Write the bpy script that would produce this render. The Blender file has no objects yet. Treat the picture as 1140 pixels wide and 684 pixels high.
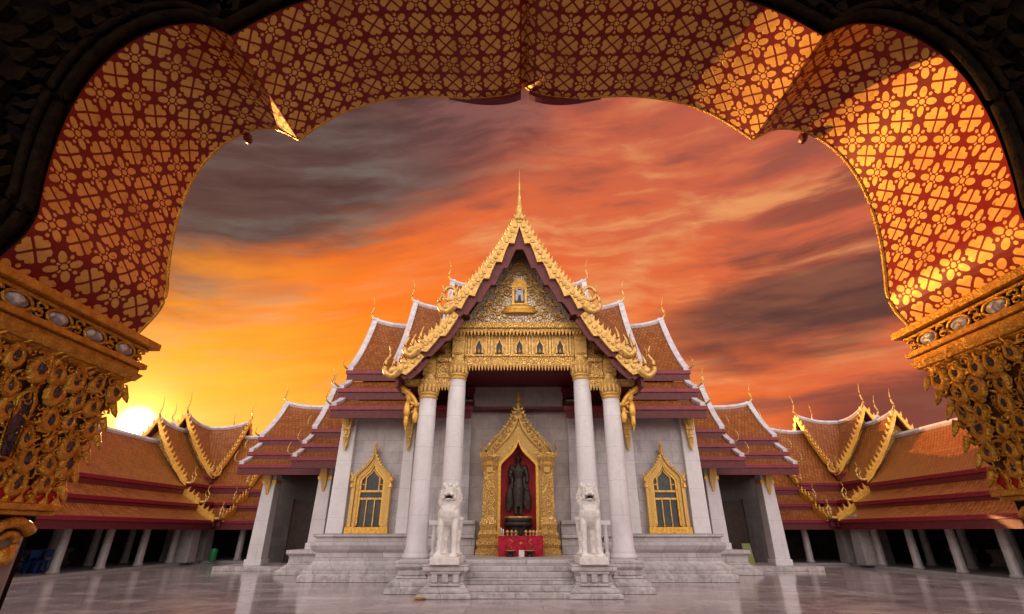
import bpy, bmesh, math, random
from math import sin, cos, pi, radians, sqrt, atan2, exp
from mathutils import Vector, Matrix
random.seed(7)
sc = bpy.context.scene
COL = sc.collection

# ------------------------------------------------------------------ camera
cam_d = bpy.data.cameras.new('camera'); cam = bpy.data.objects.new('camera', cam_d); COL.objects.link(cam)
cam.location = (0, 0, 1.8)
cam.rotation_euler = (radians(90 + 24.8), 0, 0)
cam_d.sensor_width = 36; cam_d.lens = 36 * 540 / 1140; cam_d.shift_x = -7 / 1140
cam_d.clip_start = 0.05; cam_d.clip_end = 3000
sc.camera = cam
sc.view_settings.view_transform = 'Standard'; sc.view_settings.look = 'None'
sc.view_settings.exposure = 0.25; sc.view_settings.gamma = 1.0; sc.view_settings.use_curve_mapping = False
sc.cycles.use_denoising = True
sc.cycles.max_bounces = 8; sc.cycles.diffuse_bounces = 4; sc.cycles.glossy_bounces = 3
sc.cycles.sample_clamp_indirect = 4.0
sc.cycles.caustics_reflective = False; sc.cycles.caustics_refractive = False

SUN_AZ, SUN_EL = -38.0, 9.0                      # degrees, azimuth from +Y towards +X
SD = (sin(radians(SUN_AZ)) * cos(radians(SUN_EL)), cos(radians(SUN_AZ)) * cos(radians(SUN_EL)), sin(radians(SUN_EL)))

# ------------------------------------------------------------------ node helper
class S:
    """a float socket with arithmetic"""
    def __init__(s, nt, k): s.nt, s.k = nt, k
    def op(s, o, b=None, c=None, clamp=False):
        n = s.nt.nodes.new('ShaderNodeMath'); n.operation = o; n.use_clamp = clamp
        for i, v in enumerate((s, b, c)):
            if v is None: continue
            if isinstance(v, S): s.nt.links.new(v.k, n.inputs[i])
            else: n.inputs[i].default_value = v
        return S(s.nt, n.outputs[0])
    def __add__(s, b): return s.op('ADD', b)
    __radd__ = __add__
    def __sub__(s, b): return s.op('SUBTRACT', b)
    def __rsub__(s, b): return (s * -1) + b
    def __mul__(s, b): return s.op('MULTIPLY', b)
    __rmul__ = __mul__
    def __truediv__(s, b): return s.op('DIVIDE', b)
    def lt(s, b): return s.op('LESS_THAN', b)
    def gt(s, b): return s.op('GREATER_THAN', b)
    def abs(s): return s.op('ABSOLUTE')
    def min(s, b): return s.op('MINIMUM', b)
    def max(s, b): return s.op('MAXIMUM', b)
    def pow(s, b): return s.op('POWER', b)
    def exp(s): return s.op('EXPONENT')
    def smooth(s, a, b):
        n = s.nt.nodes.new('ShaderNodeMapRange'); n.interpolation_type = 'SMOOTHSTEP'
        s.nt.links.new(s.k, n.inputs[0]); n.inputs[1].default_value = a; n.inputs[2].default_value = b
        n.inputs[3].default_value = 0; n.inputs[4].default_value = 1
        return S(s.nt, n.outputs[0])
def comb(nt, x, y, z=0.0):
    n = nt.nodes.new('ShaderNodeCombineXYZ')
    for i, v in enumerate((x, y, z)):
        if isinstance(v, S): nt.links.new(v.k, n.inputs[i])
        else: n.inputs[i].default_value = v
    return n.outputs[0]
def sep(nt, k):
    n = nt.nodes.new('ShaderNodeSeparateXYZ'); nt.links.new(k, n.inputs[0])
    return [S(nt, o) for o in n.outputs]
def noise(nt, vec, scale=1.0, detail=5, rough=.55, dist=0.0):
    n = nt.nodes.new('ShaderNodeTexNoise'); nt.links.new(vec, n.inputs['Vector'])
    n.inputs['Scale'].default_value = scale; n.inputs['Detail'].default_value = detail
    n.inputs['Roughness'].default_value = rough; n.inputs['Distortion'].default_value = dist
    return S(nt, n.outputs[0])
def mixc(nt, f, a, b, mode='MIX'):
    n = nt.nodes.new('ShaderNodeMix'); n.data_type = 'RGBA'; n.blend_type = mode
    if isinstance(f, S): nt.links.new(f.k, n.inputs[0])
    else: n.inputs[0].default_value = f
    for i, v in ((6, a), (7, b)):
        if isinstance(v, (tuple, list)): n.inputs[i].default_value = (*v[:3], 1)
        else: nt.links.new(v, n.inputs[i])
    return n.outputs[2]
def ramp(nt, f, stops):
    n = nt.nodes.new('ShaderNodeValToRGB'); e = n.color_ramp.elements
    while len(e) < len(stops): e.new(.5)
    for i, (p, c) in enumerate(stops): e[i].position = p; e[i].color = (*c, 1)
    nt.links.new(f.k, n.inputs[0]); return n.outputs[0]

# ------------------------------------------------------------------ world: sunset sky
world = bpy.data.worlds.new('World'); sc.world = world; world.use_nodes = True
nt = world.node_tree; nt.nodes.clear()
out = nt.nodes.new('ShaderNodeOutputWorld'); bg = nt.nodes.new('ShaderNodeBackground')
nt.links.new(bg.outputs[0], out.inputs[0])
tc = nt.nodes.new('ShaderNodeTexCoord')
dx, dy, dz = sep(nt, tc.outputs['Generated'])
az = dx.op('ARCTAN2', dy) * (180 / pi)
el = dz.op('ARCSINE') * (180 / pi)
slope = az.min(0.0) * 0.22 - az.max(0.0) * 0.05
ev = el - slope
warp = noise(nt, comb(nt, az * .04, ev * .08, 0.3), 1.0, 4, .55) - 0.5
n1 = noise(nt, comb(nt, az * .026 + warp * .5, ev * .13 + warp * .7, 1.7), 1.0, 8, .58)
n2 = noise(nt, comb(nt, az * .046 + warp * .8, ev * .25 + warp * 1.2, 7.1), 1.0, 7, .54)
n3 = noise(nt, comb(nt, az * .080 + warp, ev * .50 + warp * 1.6, 3.1), 1.0, 7, .56)
# warmth: distance from the sun in the sky
dsun = (((az + 38) * (1 / 62)).pow(2.0) + ((el - 6) * (1 / 28)).pow(2.0)).op('SQRT')
wd = dsun + (n1 - .5) * .70 + (n2 - .5) * .48
warm = ramp(nt, wd * .5, [(0.0, (1.0, .60, .13)), (.15, (1.0, .46, .045)), (.27, (1.0, .31, .022)), (.38, (.98, .205, .018)),
                          (.54, (.78, .150, .042)), (.75, (.58, .125, .062)), (1.0, (.40, .085, .060))])
peach = (n2 * .55 + n3 * .45).smooth(.47, .63) * n1.smooth(.34, .60)
warm = mixc(nt, peach * .72, warm, (.90, .40, .14))
mauve = (n1 * .45 + n2 * .3 + n3 * .25).smooth(.49, .39) * (az.smooth(-30., 5.) * .72 + .20)
warm = mixc(nt, mauve * .82, warm, (.25, .080, .062))
# big dark bank upper left, fading to mauve on the right
edge = el - (22.0 + (az + 38) * .50) + (n1 - .5) * 17 + (n2 - .5) * 13
D1 = edge.smooth(-5.0, 6.0) * az.smooth(10.0, -10.0)
dcol = ramp(nt, n2 * .5 + n3 * .5, [(.34, (.040, .026, .025)), (.50, (.090, .062, .056)), (.64, (.135, .130, .115))])
dcol2 = mixc(nt, az.smooth(-24.0, -2.0), dcol, (.17, .068, .062))
c = mixc(nt, D1 * .95, warm, dcol2)
# upper middle haze of purple brown
D1b = (el + (n1 - .5) * 14).smooth(36., 47.) * (az + (n2 - .5) * 20).smooth(14.0, 2.0) * az.smooth(-30, -6.)
c = mixc(nt, D1b * .75, c, mixc(nt, n3.smooth(.4, .6), (.10, .045, .045), (.24, .095, .085)))
# dark bank on the right
e2 = ((az - 36) * (1 / 19)).pow(2.0) + ((el - 21.5 - (az - 35) * .06 + (n1 - .5) * 9 + (n2 - .5) * 9) * (1 / 4.6)).pow(2.0)
D2 = e2.smooth(1.6, .3)
c = mixc(nt, D2 * .92, c, mixc(nt, n3.smooth(.36, .68), (.080, .042, .038), (.20, .078, .052)))
e3 = ((az - 42) * (1 / 14)).pow(2.0) + ((el - 31 + (n2 - .5) * 12) * (1 / 2.6)).pow(2.0)
c = mixc(nt, e3.smooth(1.3, .3) * .7, c, (.19, .060, .045))
e4 = ((az - 42) * (1 / 13)).pow(2.0) + ((el - 9 + (n1 - .5) * 8 + (n2 - .5) * 6) * (1 / 4.2)).pow(2.0)
c = mixc(nt, e4.smooth(1.4, .3) * .8, c, (.12, .042, .042))
# bright warm sky behind the camera, set to light the facade, over Nishita
sky = nt.nodes.new('ShaderNodeTexSky'); sky.sky_type = 'NISHITA'; sky.sun_disc = False
sky.sun_elevation = radians(SUN_EL); sky.sun_rotation = radians(SUN_AZ); sky.dust_density = 3.0
nish = mixc(nt, 1.0, sky.outputs[0], (.08, .08, .08), 'MULTIPLY')
back = ramp(nt, (el + (n1 - .5) * 16) * (1 / 90), [(0.0, (1.75, 1.42, 1.22)), (.3, (1.55, 1.34, 1.22)), (1.0, (.82, .74, .72))])
back = mixc(nt, 1.0, back, nish, 'ADD')
c = mixc(nt, dy.smooth(.12, -.35), mixc(nt, 1.0, c, (.88, .86, .86), 'MULTIPLY'), back)
# sun glow
dot = (dx * SD[0] + dy * SD[1] + dz * SD[2]).max(0.0)
g1 = dot.pow(70.0); g2 = dot.pow(900.0); g3 = dot.pow(13000.0)
c = mixc(nt, 1.0, c, mixc(nt, g1, (0, 0, 0), (.36, .13, .008)), 'ADD')
c = mixc(nt, 1.0, c, mixc(nt, g2, (0, 0, 0), (1.2, .75, .16)), 'ADD')
c = mixc(nt, 1.0, c, mixc(nt, g3, (0, 0, 0), (40., 34.0, 20.)), 'ADD')
nt.links.new(c, bg.inputs[0]); bg.inputs[1].default_value = 1.0

# ------------------------------------------------------------------ sun lamp
sl = bpy.data.lights.new('sun', 'SUN'); sl.energy = 5.0; sl.angle = radians(.6); sl.color = (1, .46, .15)
so = bpy.data.objects.new('sun', sl); COL.objects.link(so)
so.rotation_euler = Vector(SD).to_track_quat('Z', 'Y').to_euler(); so.location = (-40, 50, 30)

# ------------------------------------------------------------------ materials
def mat(name, base, rough=.5, metal=0.0, var=None, vscale=3.0, bump=0.0, bscale=40.0, spec=None, fn=None, coat=0.0):
    m = bpy.data.materials.new(name); m.use_nodes = True; t = m.node_tree
    b = t.nodes['Principled BSDF']; b.inputs['Roughness'].default_value = rough; b.inputs['Metallic'].default_value = metal
    b.inputs['Base Color'].default_value = (*base, 1)
    if coat: b.inputs['Coat Weight'].default_value = coat; b.inputs['Coat Roughness'].default_value = .15
    tcn = t.nodes.new('ShaderNodeTexCoord'); vec = tcn.outputs['Object']
    if var:
        n = noise(t, vec, vscale, 6, .6)
        t.links.new(mixc(t, n.smooth(.32, .68), base, var), b.inputs['Base Color'])
        r = n * .25 + (rough - .12); t.links.new(r.k, b.inputs['Roughness'])
    if bump:
        h = noise(t, vec, bscale, 4, .6)
        bn = t.nodes.new('ShaderNodeBump'); bn.inputs['Strength'].default_value = bump; bn.inputs['Distance'].default_value = .02
        t.links.new(h.k, bn.inputs['Height']); t.links.new(bn.outputs[0], b.inputs['Normal'])
    if fn: fn(t, b, tcn)
    return m

def stone_fn(c1, c2, cm, bw, bh, mortar, rough=.45):
    def fn(t, b, tcn):
        x, y, z = sep(t, tcn.outputs['Object'])
        v = comb(t, x + y * .73, z, 0.0)
        br = t.nodes.new('ShaderNodeTexBrick'); t.links.new(v, br.inputs['Vector'])
        br.inputs['Color1'].default_value = (*c1, 1); br.inputs['Color2'].default_value = (*c2, 1); br.inputs['Mortar'].default_value = (*cm, 1)
        br.inputs['Scale'].default_value = 1; br.inputs['Brick Width'].default_value = bw; br.inputs['Row Height'].default_value = bh
        br.inputs['Mortar Size'].default_value = mortar; br.inputs['Bias'].default_value = 0
        n = noise(t, tcn.outputs['Object'], 2.2, 8, .65, .6)
        st = noise(t, comb(t, x * 3 + y * 3, z * .45, 2.0), 1.0, 6, .6)
        col = mixc(t, 1.0, br.outputs[0], ramp(t, n, [(.3, (.74, .72, .73)), (.7, (1.08, 1.06, 1.06))]), 'MULTIPLY')
        col = mixc(t, st.smooth(.54, .72) * .42, col, (.20, .17, .16))
        lo = z.smooth(1.3, .0) * noise(t, tcn.outputs['Object'], 4.5, 7, .7).smooth(.42, .62)
        col = mixc(t, lo * .5, col, (.16, .13, .11))
        t.links.new(col, b.inputs['Base Color'])
        bn = t.nodes.new('ShaderNodeBump'); bn.inputs['Strength'].default_value = .35; bn.inputs['Distance'].default_value = .01
        hh = S(t, br.outputs[1]) * -1 + n * .4
        t.links.new(hh.k, bn.inputs['Height']); t.links.new(bn.outputs[0], b.inputs['Normal'])
        t.links.new((n * .3 + (rough - .15)).k, b.inputs['Roughness'])
    return fn
def marble_fn(base, vein, amt=.5):
    def fn(t, b, tcn):
        n = noise(t, tcn.outputs['Object'], 1.3, 9, .62, 1.6)
        v = (n - .5).abs().smooth(.055, .0)
        big = noise(t, tcn.outputs['Object'], .8, 4, .6)
        x, y, z = sep(t, tcn.outputs['Object'])
        drum = (z * (1 / 1.15)).op('FRACT').lt(.016)
        col = mixc(t, v * amt, base, vein)
        col = mixc(t, big.smooth(.4, .7) * .45, col, tuple(a * .78 for a in base))
        st = noise(t, comb(t, x * 4 + y * 4, z * .5, 5.0), 1.0, 6, .65)
        col = mixc(t, st.smooth(.54, .74) * .35, col, tuple(a * .45 for a in base))
        col = mixc(t, drum * .45, col, tuple(a * .7 for a in vein))
        t.links.new(col, b.inputs['Base Color'])
    return fn
def tile_fn(c1, c2, edge):
    def fn(t, b, tcn):
        u, v, _ = sep(t, tcn.outputs['UV'])
        uu = u * (1 / .21); vv = v * (1 / .24)
        row = vv.op('FLOOR')
        us = uu + row * .5
        fu = us.op('FRACT') - .5; fv = vv.op('FRACT')
        cell = comb(t, us.op('FLOOR'), row, 0.0)
        wn = t.nodes.new('ShaderNodeTexWhiteNoise'); t.links.new(cell, wn.inputs[0])
        w = S(t, wn.outputs[0])
        big = noise(t, tcn.outputs['Object'], .9, 5, .6)
        col = mixc(t, (w * .55 + big * .6 - .1).min(1.0), c1, c2)
        gap = (fu.abs().smooth(.36, .5)).max(fv.smooth(.86, 1.0))
        col = mixc(t, gap * .75, col, edge)
        t.links.new(col, b.inputs['Base Color'])
        h = (fu * fu * -1.6) + fv * .55
        bn = t.nodes.new('ShaderNodeBump'); bn.inputs['Strength'].default_value = .9; bn.inputs['Distance'].default_value = .05
        t.links.new(h.k, bn.inputs['Height']); t.links.new(bn.outputs[0], b.inputs['Normal'])
        t.links.new((w * .2 + .30).k, b.inputs['Roughness'])
    return fn
def relief_fn(scale, dark, strength=1.0, dist=.06, amt=.8):
    """gilt wood carving: scrolling relief with sunken grounds in a darker colour"""
    def fn(t, b, tcn):
        n = noise(t, tcn.outputs['Object'], scale * .5, 2, .5, 0)
        vo = t.nodes.new('ShaderNodeTexVoronoi'); vo.inputs['Scale'].default_value = scale
        x, y, z = sep(t, tcn.outputs['Object'])
        v = comb(t, x + n * .25, y + n * .25, z + n * .3)
        t.links.new(v, vo.inputs['Vector'])
        d = S(t, vo.outputs['Distance'])
        ring = (d * 18.0).op('SINE') * .5 + .5
        ring = ring.smooth(.12, .7)
        base = b.inputs['Base Color'].default_value[:3]
        t.links.new(mixc(t, ring, mixc(t, amt, base, dark), base), b.inputs['Base Color'])
        t.links.new((ring * .40 + .1).k, b.inputs['Metallic'])
        bn = t.nodes.new('ShaderNodeBump'); bn.inputs['Strength'].default_value = strength; bn.inputs['Distance'].default_value = dist
        t.links.new(ring.k, bn.inputs['Height']); t.links.new(bn.outputs[0], b.inputs['Normal'])
    return fn

def floral_fn(t, b, tcn):
    """red lacquer with gold leaf stencil: quatrefoil hearts and small eight point rosettes on a checkerboard"""
    u, v, _ = sep(t, tcn.outputs['UV'])
    P = .144
    wob = noise(t, tcn.outputs['UV'], 9.0, 2, .5) - .5
    uu = u * (1 / P) + wob * .10; vv = v * (1 / P) - wob * .10
    cu = uu.op('FLOOR'); cv = vv.op('FLOOR')
    px = uu - cu - .5; py = vv - cv - .5
    par = ((cu + cv) * .5).op('FRACT').gt(.25)
    ax, ay = px.abs(), py.abs()
    m = noise(t, tcn.outputs['UV'], 60., 2, .5) * .02 - .01
    rho = (px * px + py * py).op('SQRT') + m
    # motif A: four hearts in N E S W, split by diagonals
    diag = (ax - ay).abs() * .7071
    mx, mn = ax.max(ay), ax.min(ay)
    reff = rho + mn.smooth(.10, .0) * .075 + diag.smooth(.13, .03) * .055
    A = diag.gt(.042) * reff.lt(.480) * mx.gt(.06)
    # motif B: centre disc, four large diagonal petals, small seeds on the axes
    disc = rho.lt(.105)
    qx = (ax + ay) * .7071; qy = (ax - ay).abs() * .7071
    pr = (qx - .355)
    pet = ((pr * pr * .42 + qy * qy * 1.15).op('SQRT')).lt(.138) * qx.gt(.17)
    sx = mx - .205
    seed = ((sx * sx + mn * mn * 2.6).op('SQRT')).lt(.062)
    sx2 = mx - .395
    seed2 = ((sx2 * sx2 + mn * mn * 1.2).op('SQRT')).lt(.070)
    B = disc.max(pet).max(seed).max(seed2)
    g = par * A + (1 - par) * B
    g = g.min(1.0)
    wear = noise(t, tcn.outputs['UV'], 34.0, 5, .65)
    gw = noise(t, tcn.outputs['UV'], 3.0, 4, .6)
    g = g * (wear * .7 + gw * .3).gt(.37)
    red = mixc(t, gw, (.20, .008, .010), (.36, .018, .012))
    gold = mixc(t, wear.smooth(.3, .7), (1.0, .56, .11), (1.0, .70, .23))
    gold = mixc(t, gw.smooth(.48, .66) * .45, gold, (.50, .24, .05))
    t.links.new(mixc(t, g, red, gold), b.inputs['Base Color'])
    t.links.new((g * .55).k, b.inputs['Metallic'])
    t.links.new((g * .12 + wear * .2 + .30).k, b.inputs['Roughness'])
    bn = t.nodes.new('ShaderNodeBump'); bn.inputs['Strength'].default_value = .4; bn.inputs['Distance'].default_value = .004
    t.links.new((g + wear * .3).k, bn.inputs['Height']); t.links.new(bn.outputs[0], b.inputs['Normal'])

def floor_fn(t, b, tcn):
    x, y, z = sep(t, tcn.outputs['Object'])
    br = t.nodes.new('ShaderNodeTexBrick'); t.links.new(comb(t, x, y, 0.0), br.inputs['Vector'])
    br.inputs['Color1'].default_value = (.44, .385, .385, 1); br.inputs['Color2'].default_value = (.62, .545, .53, 1)
    br.inputs['Mortar'].default_value = (.16, .13, .14, 1); br.inputs['Scale'].default_value = 1
    br.inputs['Brick Width'].default_value = 1.3; br.inputs['Row Height'].default_value = .65; br.inputs['Mortar Size'].default_value = .008
    n = noise(t, tcn.outputs['Object'], .7, 9, .62, 1.2)
    n4 = noise(t, comb(t, x * .22 + 3, y * .9, 0.0), 1.0, 6, .6, .8)
    col = mixc(t, 1.0, br.outputs[0], ramp(t, n, [(.3, (.52, .50, .52)), (.7, (1.12, 1.08, 1.08))]), 'MULTIPLY')
    col = mixc(t, n4.smooth(.50, .62) * .45, col, (.28, .20, .18))
    col = mixc(t, n4.smooth(.42, .30) * .4, col, (.70, .62, .60))
    t.links.new(col, b.inputs['Base Color'])
    t.links.new((n * .16 + n4 * .14 - .02).max(.05).k, b.inputs['Roughness'])
    bn = t.nodes.new('ShaderNodeBump'); bn.inputs['Strength'].default_value = .12; bn.inputs['Distance'].default_value = .01
    t.links.new((S(t, br.outputs[1]) * -1 + n * .5).k, bn.inputs['Height']); t.links.new(bn.outputs[0], b.inputs['Normal'])

M = {}
M['gold'] = mat('gold_leaf', (.95, .55, .10), .38, .45, (.68, .34, .05), 9, .5, 30)
M['gold_carved'] = mat('carved_gold', (.92, .56, .15), .42, .8, fn=relief_fn(6.5, (.30, .10, .03), .9, .06, .6))
M['gold_fine'] = mat('fine_carved_gold', (.88, .56, .17), .40, .8, fn=relief_fn(12, (.50, .24, .05), .6, .02, .35))
M['gold_pale'] = mat('pale_gold', (.86, .54, .17), .42, .42, (.52, .28, .06), 8, .4, 25)
M['mirror_relief'] = mat('glass_mosaic_relief', (.92, .74, .50), .30, .7, fn=relief_fn(7.5, (.34, .22, .22), 1.0, .08, .9))
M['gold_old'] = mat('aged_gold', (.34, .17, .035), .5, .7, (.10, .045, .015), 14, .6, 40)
M['shade_gold'] = mat('shaded_gilding', (.022, .011, .004), .8, 0, (.007, .004, .003), 14, .6, 40)  # gilding coloured near black to carry the shade inside the gate
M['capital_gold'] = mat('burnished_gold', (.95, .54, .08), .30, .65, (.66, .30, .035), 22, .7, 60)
M['dark_recess'] = mat('shade_black', (.012, .006, .005), .6, 0, (.005, .003, .003), 10, .3, 30)  # near black: shade of the unlit hall put into the colour
M['mirror'] = mat('dark_mirror_glass', (.16, .13, .16), .12, .6, (.05, .04, .06), 40, .8, 60)
def mosaic_fn(t, b, tcn):
    x, y, z = sep(t, tcn.outputs['Object'])
    a = ((y + z) * 42.0).op('SINE'); c2 = ((y - z) * 42.0).op('SINE')
    g = (a * c2).smooth(-.5, .6)
    wn = noise(t, tcn.outputs['Object'], 55, 2, .5)
    t.links.new(mixc(t, (g * wn * 1.8).min(1.0), (.42, .39, .44), (.96, .93, .92)), b.inputs['Base Color'])
    bn = t.nodes.new('ShaderNodeBump'); bn.inputs['Strength'].default_value = 1; bn.inputs['Distance'].default_value = .01
    t.links.new((g + wn).k, bn.inputs['Height']); t.links.new(bn.outputs[0], b.inputs['Normal'])
M['mosaic'] = mat('mirror_mosaic', (.8, .8, .8), .18, .05, fn=mosaic_fn)
M['floral'] = mat('red_lacquer_gold_stencil', (.5, .1, .05), .4, 0, fn=floral_fn)
M['marble'] = mat('white_marble', (.76, .72, .73), .35, fn=marble_fn((.76, .72, .73), (.52, .49, .51), .22))
M['statue_marble'] = mat('carved_white_marble', (.88, .83, .80), .5, 0, (.70, .64, .60), 6, .35, 26)
M['base_marble'] = mat('weathered_marble', (.62, .58, .60), .5, fn=stone_fn((.66, .62, .62), (.54, .50, .50), (.30, .27, .27), 1.4, .42, .010))
M['wall'] = mat('marble_block_wall', (.5, .48, .5), .5, fn=stone_fn((.62, .59, .59), (.52, .49, .50), (.38, .36, .36), 1.1, .5, .009))
M['porch_wall'] = mat('grey_marble_wall', (.3, .28, .28), .5, fn=stone_fn((.66, .60, .57), (.56, .50, .48), (.44, .39, .38), 1.1, .5, .008))
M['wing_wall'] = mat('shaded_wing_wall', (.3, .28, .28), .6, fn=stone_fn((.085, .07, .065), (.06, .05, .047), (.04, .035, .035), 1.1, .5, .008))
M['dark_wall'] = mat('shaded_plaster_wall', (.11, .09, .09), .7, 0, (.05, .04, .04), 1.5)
M['tile'] = mat('glazed_roof_tile', (.4, .15, .04), .4, fn=tile_fn((.22, .062, .013), (.40, .130, .025), (.07, .020, .008)))
M['red'] = mat('red_painted_wood', (.27, .014, .030), .4, 0, (.18, .010, .020), 6)
M['soffit_red'] = mat('red_soffit', (.14, .012, .016), .5, 0, (.09, .01, .012), 6)
M['white_trim'] = mat('white_stucco_trim', (.72, .68, .72), .5, 0, (.52, .48, .52), 3)
M['floor'] = mat('polished_courtyard_marble', (.4, .35, .36), .2, fn=floor_fn)
M['bronze'] = mat('dark_bronze', (.075, .055, .048), .38, .55, (.035, .026, .024), 7, .4, 40)
M['niche_red'] = mat('crimson_panel', (.62, .006, .020), .5, 0, (.46, .005, .014), 3)
M['cloth'] = mat('red_altar_cloth', (.66, .014, .055), .75, 0, (.36, .008, .03), 8, .4, 60)
M['glass'] = mat('leaded_window_glass', (.02, .026, .028), .35, 0, (.07, .07, .065), 3)
M['wood'] = mat('dark_timber', (.055, .025, .014), .5, 0, (.03, .014, .01), 5)
M['blue'] = mat('blue_plastic', (.012, .05, .24), .4)
M['green'] = mat('green_plastic', (.02, .22, .08), .4)
M['lime'] = mat('lime_plastic', (.26, .29, .08), .5)
M['white'] = mat('white_wax', (.8, .76, .7), .5)
M['lacquer'] = mat('black_lacquer', (.02, .016, .015), .35)
M['pillar'] = mat('grey_pillar_marble', (.40, .37, .37), .4, fn=marble_fn((.40, .36, .36), (.25, .22, .22), .5))

# ------------------------------------------------------------------ mesh builder
class MB:
    def __init__(s, T=None):
        s.v, s.f, s.uv, s.T, s.cuts = [], [], {}, T, []
    def cut(s):
        s.cuts.append(len(s.f)); return s
    def add(s, verts, faces, uvs=None):
        o = len(s.v); s.v += [Vector(p) for p in verts]
        for k, fc in enumerate(faces):
            if uvs: s.uv[len(s.f)] = [uvs[i] for i in fc]
            s.f.append([o + i for i in fc])
        return s
    def box(s, x0, x1, y0, y1, z0, z1):
        return s.frust(x0, x1, y0, y1, z0, x0, x1, y0, y1, z1)
    def frust(s, x0, x1, y0, y1, z0, X0, X1, Y0, Y1, z1):
        return s.add([(x0, y0, z0), (x1, y0, z0), (x1, y1, z0), (x0, y1, z0), (X0, Y0, z1), (X1, Y0, z1), (X1, Y1, z1), (X0, Y1, z1)],
                     [(0, 3, 2, 1), (4, 5, 6, 7), (0, 1, 5, 4), (1, 2, 6, 5), (2, 3, 7, 6), (3, 0, 4, 7)])
    def stackbox(s, cx, cy, prof, hx, hy):
        """square section profile: prof = [(grow, z)]"""
        for (a, z0), (b, z1) in zip(prof, prof[1:]):
            if z1 - z0 < 1e-5: continue
            s.frust(cx - hx - a, cx + hx + a, cy - hy - a, cy + hy + a, z0, cx - hx - b, cx + hx + b, cy - hy - b, cy + hy + b, z1)
        return s
    def prism(s, poly, a, b, axis='y'):
        n = len(poly)
        def P(p, d): return {'y': (p[0], d, p[1]), 'x': (d, p[0], p[1]), 'z': (p[0], p[1], d)}[axis]
        return s.add([P(p, a) for p in poly] + [P(p, b) for p in poly],
                     [tuple(range(n))[::-1], tuple(range(n, 2 * n))] + [(i, (i + 1) % n, n + (i + 1) % n, n + i) for i in range(n)])
    def ring(s, o, i, a, b):
        """band between two matching open outlines in x,z extruded a..b in y"""
        n = len(o); V = []
        for d in (a, b):
            V += [(p[0], d, p[1]) for p in o] + [(p[0], d, p[1]) for p in i]
        F = []
        for k in range(n - 1):
            F += [(k, n + k, n + k + 1, k + 1), (2 * n + k, 2 * n + k + 1, 3 * n + k + 1, 3 * n + k),
                  (k, k + 1, 2 * n + k + 1, 2 * n + k), (n + k, 3 * n + k, 3 * n + k + 1, n + k + 1)]
        F += [(0, 2 * n, 3 * n, n), (n - 1, 2 * n - 1, 4 * n - 1, 3 * n - 1)]
        return s.add(V, F)
    def lathe(s, prof, cx=0, cy=0, n=20, sx=1, sy=1):
        V = []; F = []
        for r, z in prof:
            for k in range(n):
                a = 2 * pi * k / n; V.append((cx + r * cos(a) * sx, cy + r * sin(a) * sy, z))
        for j in range(len(prof) - 1):
            for k in range(n):
                q = (k + 1) % n; F.append((j * n + k, j * n + q, (j + 1) * n + q, (j + 1) * n + k))
        F.append(tuple(range(n))[::-1]); F.append(tuple((len(prof) - 1) * n + k for k in range(n)))
        return s.add(V, F)
    def tube(s, pts, rad, n=8, flat=1.0, up=(0, 0, 1)):
        pts = [Vector(p) for p in pts]
        if not hasattr(rad, '__len__'): rad = [rad] * len(pts)
        V = []; F = []
        for i, p in enumerate(pts):
            t = (pts[min(i + 1, len(pts) - 1)] - pts[max(i - 1, 0)]).normalized()
            a = t.cross(Vector(up))
            if a.length < 1e-3: a = t.cross(Vector((1, 0, 0)))
            a.normalize(); b = a.cross(t)
            for k in range(n):
                q = 2 * pi * k / n; V.append(p + a * cos(q) * rad[i] + b * sin(q) * rad[i] * flat)
        for j in range(len(pts) - 1):
            for k in range(n):
                q = (k + 1) % n; F.append((j * n + k, j * n + q, (j + 1) * n + q, (j + 1) * n + k))
        F.append(tuple(range(n))[::-1]); F.append(tuple((len(pts) - 1) * n + k for k in range(n)))
        return s.add(V, F)
    def ell(s, c, r, rot=(0, 0, 0), n=14):
        R = Matrix.Rotation(rot[2], 3, 'Z') @ Matrix.Rotation(rot[1], 3, 'Y') @ Matrix.Rotation(rot[0], 3, 'X')
        V = []; F = []; m = n // 2 + 1
        for j in range(m):
            th = pi * (j + .02) / (m - 1 + .04)
            for k in range(n):
                a = 2 * pi * k / n
                V.append(Vector(c) + R @ Vector((r[0] * sin(th) * cos(a), r[1] * sin(th) * sin(a), -r[2] * cos(th))))
        for j in range(m - 1):
            for k in range(n):
                q = (k + 1) % n; F.append((j * n + k, j * n + q, (j + 1) * n + q, (j + 1) * n + k))
        F.append(tuple(range(n))[::-1]); F.append(tuple((m - 1) * n + k for k in range(n)))
        return s.add(V, F)
    def build(s, name, m, parent=None, bevel=0, smooth=False, remesh=0, loc=None):
        if s.cuts:   # one object per piece
            first = None
            for a, b in zip([0] + s.cuts, s.cuts + [len(s.f)]):
                if b <= a: continue
                q = MB(s.T); mp = {}
                for fi in range(a, b):
                    if fi in s.uv: q.uv[len(q.f)] = s.uv[fi]
                    nf = []
                    for i in s.f[fi]:
                        if i not in mp: mp[i] = len(q.v); q.v.append(s.v[i])
                        nf.append(mp[i])
                    q.f.append(nf)
                o = q.build(name, m, parent, bevel, smooth, remesh, loc)
                first = first or o
            return first
        me = bpy.data.meshes.new(name)
        V = [s.T @ v for v in s.v] if s.T else s.v
        me.from_pydata([tuple(v) for v in V], [], s.f)
        if s.uv:
            ul = me.uv_layers.new(name='UVMap')
            for p in me.polygons:
                if p.index in s.uv:
                    for k, li in enumerate(p.loop_indices): ul.data[li].uv = s.uv[p.index][k]
        me.update()
        if not s.uv:
            bm = bmesh.new(); bm.from_mesh(me); bmesh.ops.recalc_face_normals(bm, faces=bm.faces); bm.to_mesh(me); bm.free()
        me.materials.append(m)
        o = bpy.data.objects.new(name, me); COL.objects.link(o)
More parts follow.
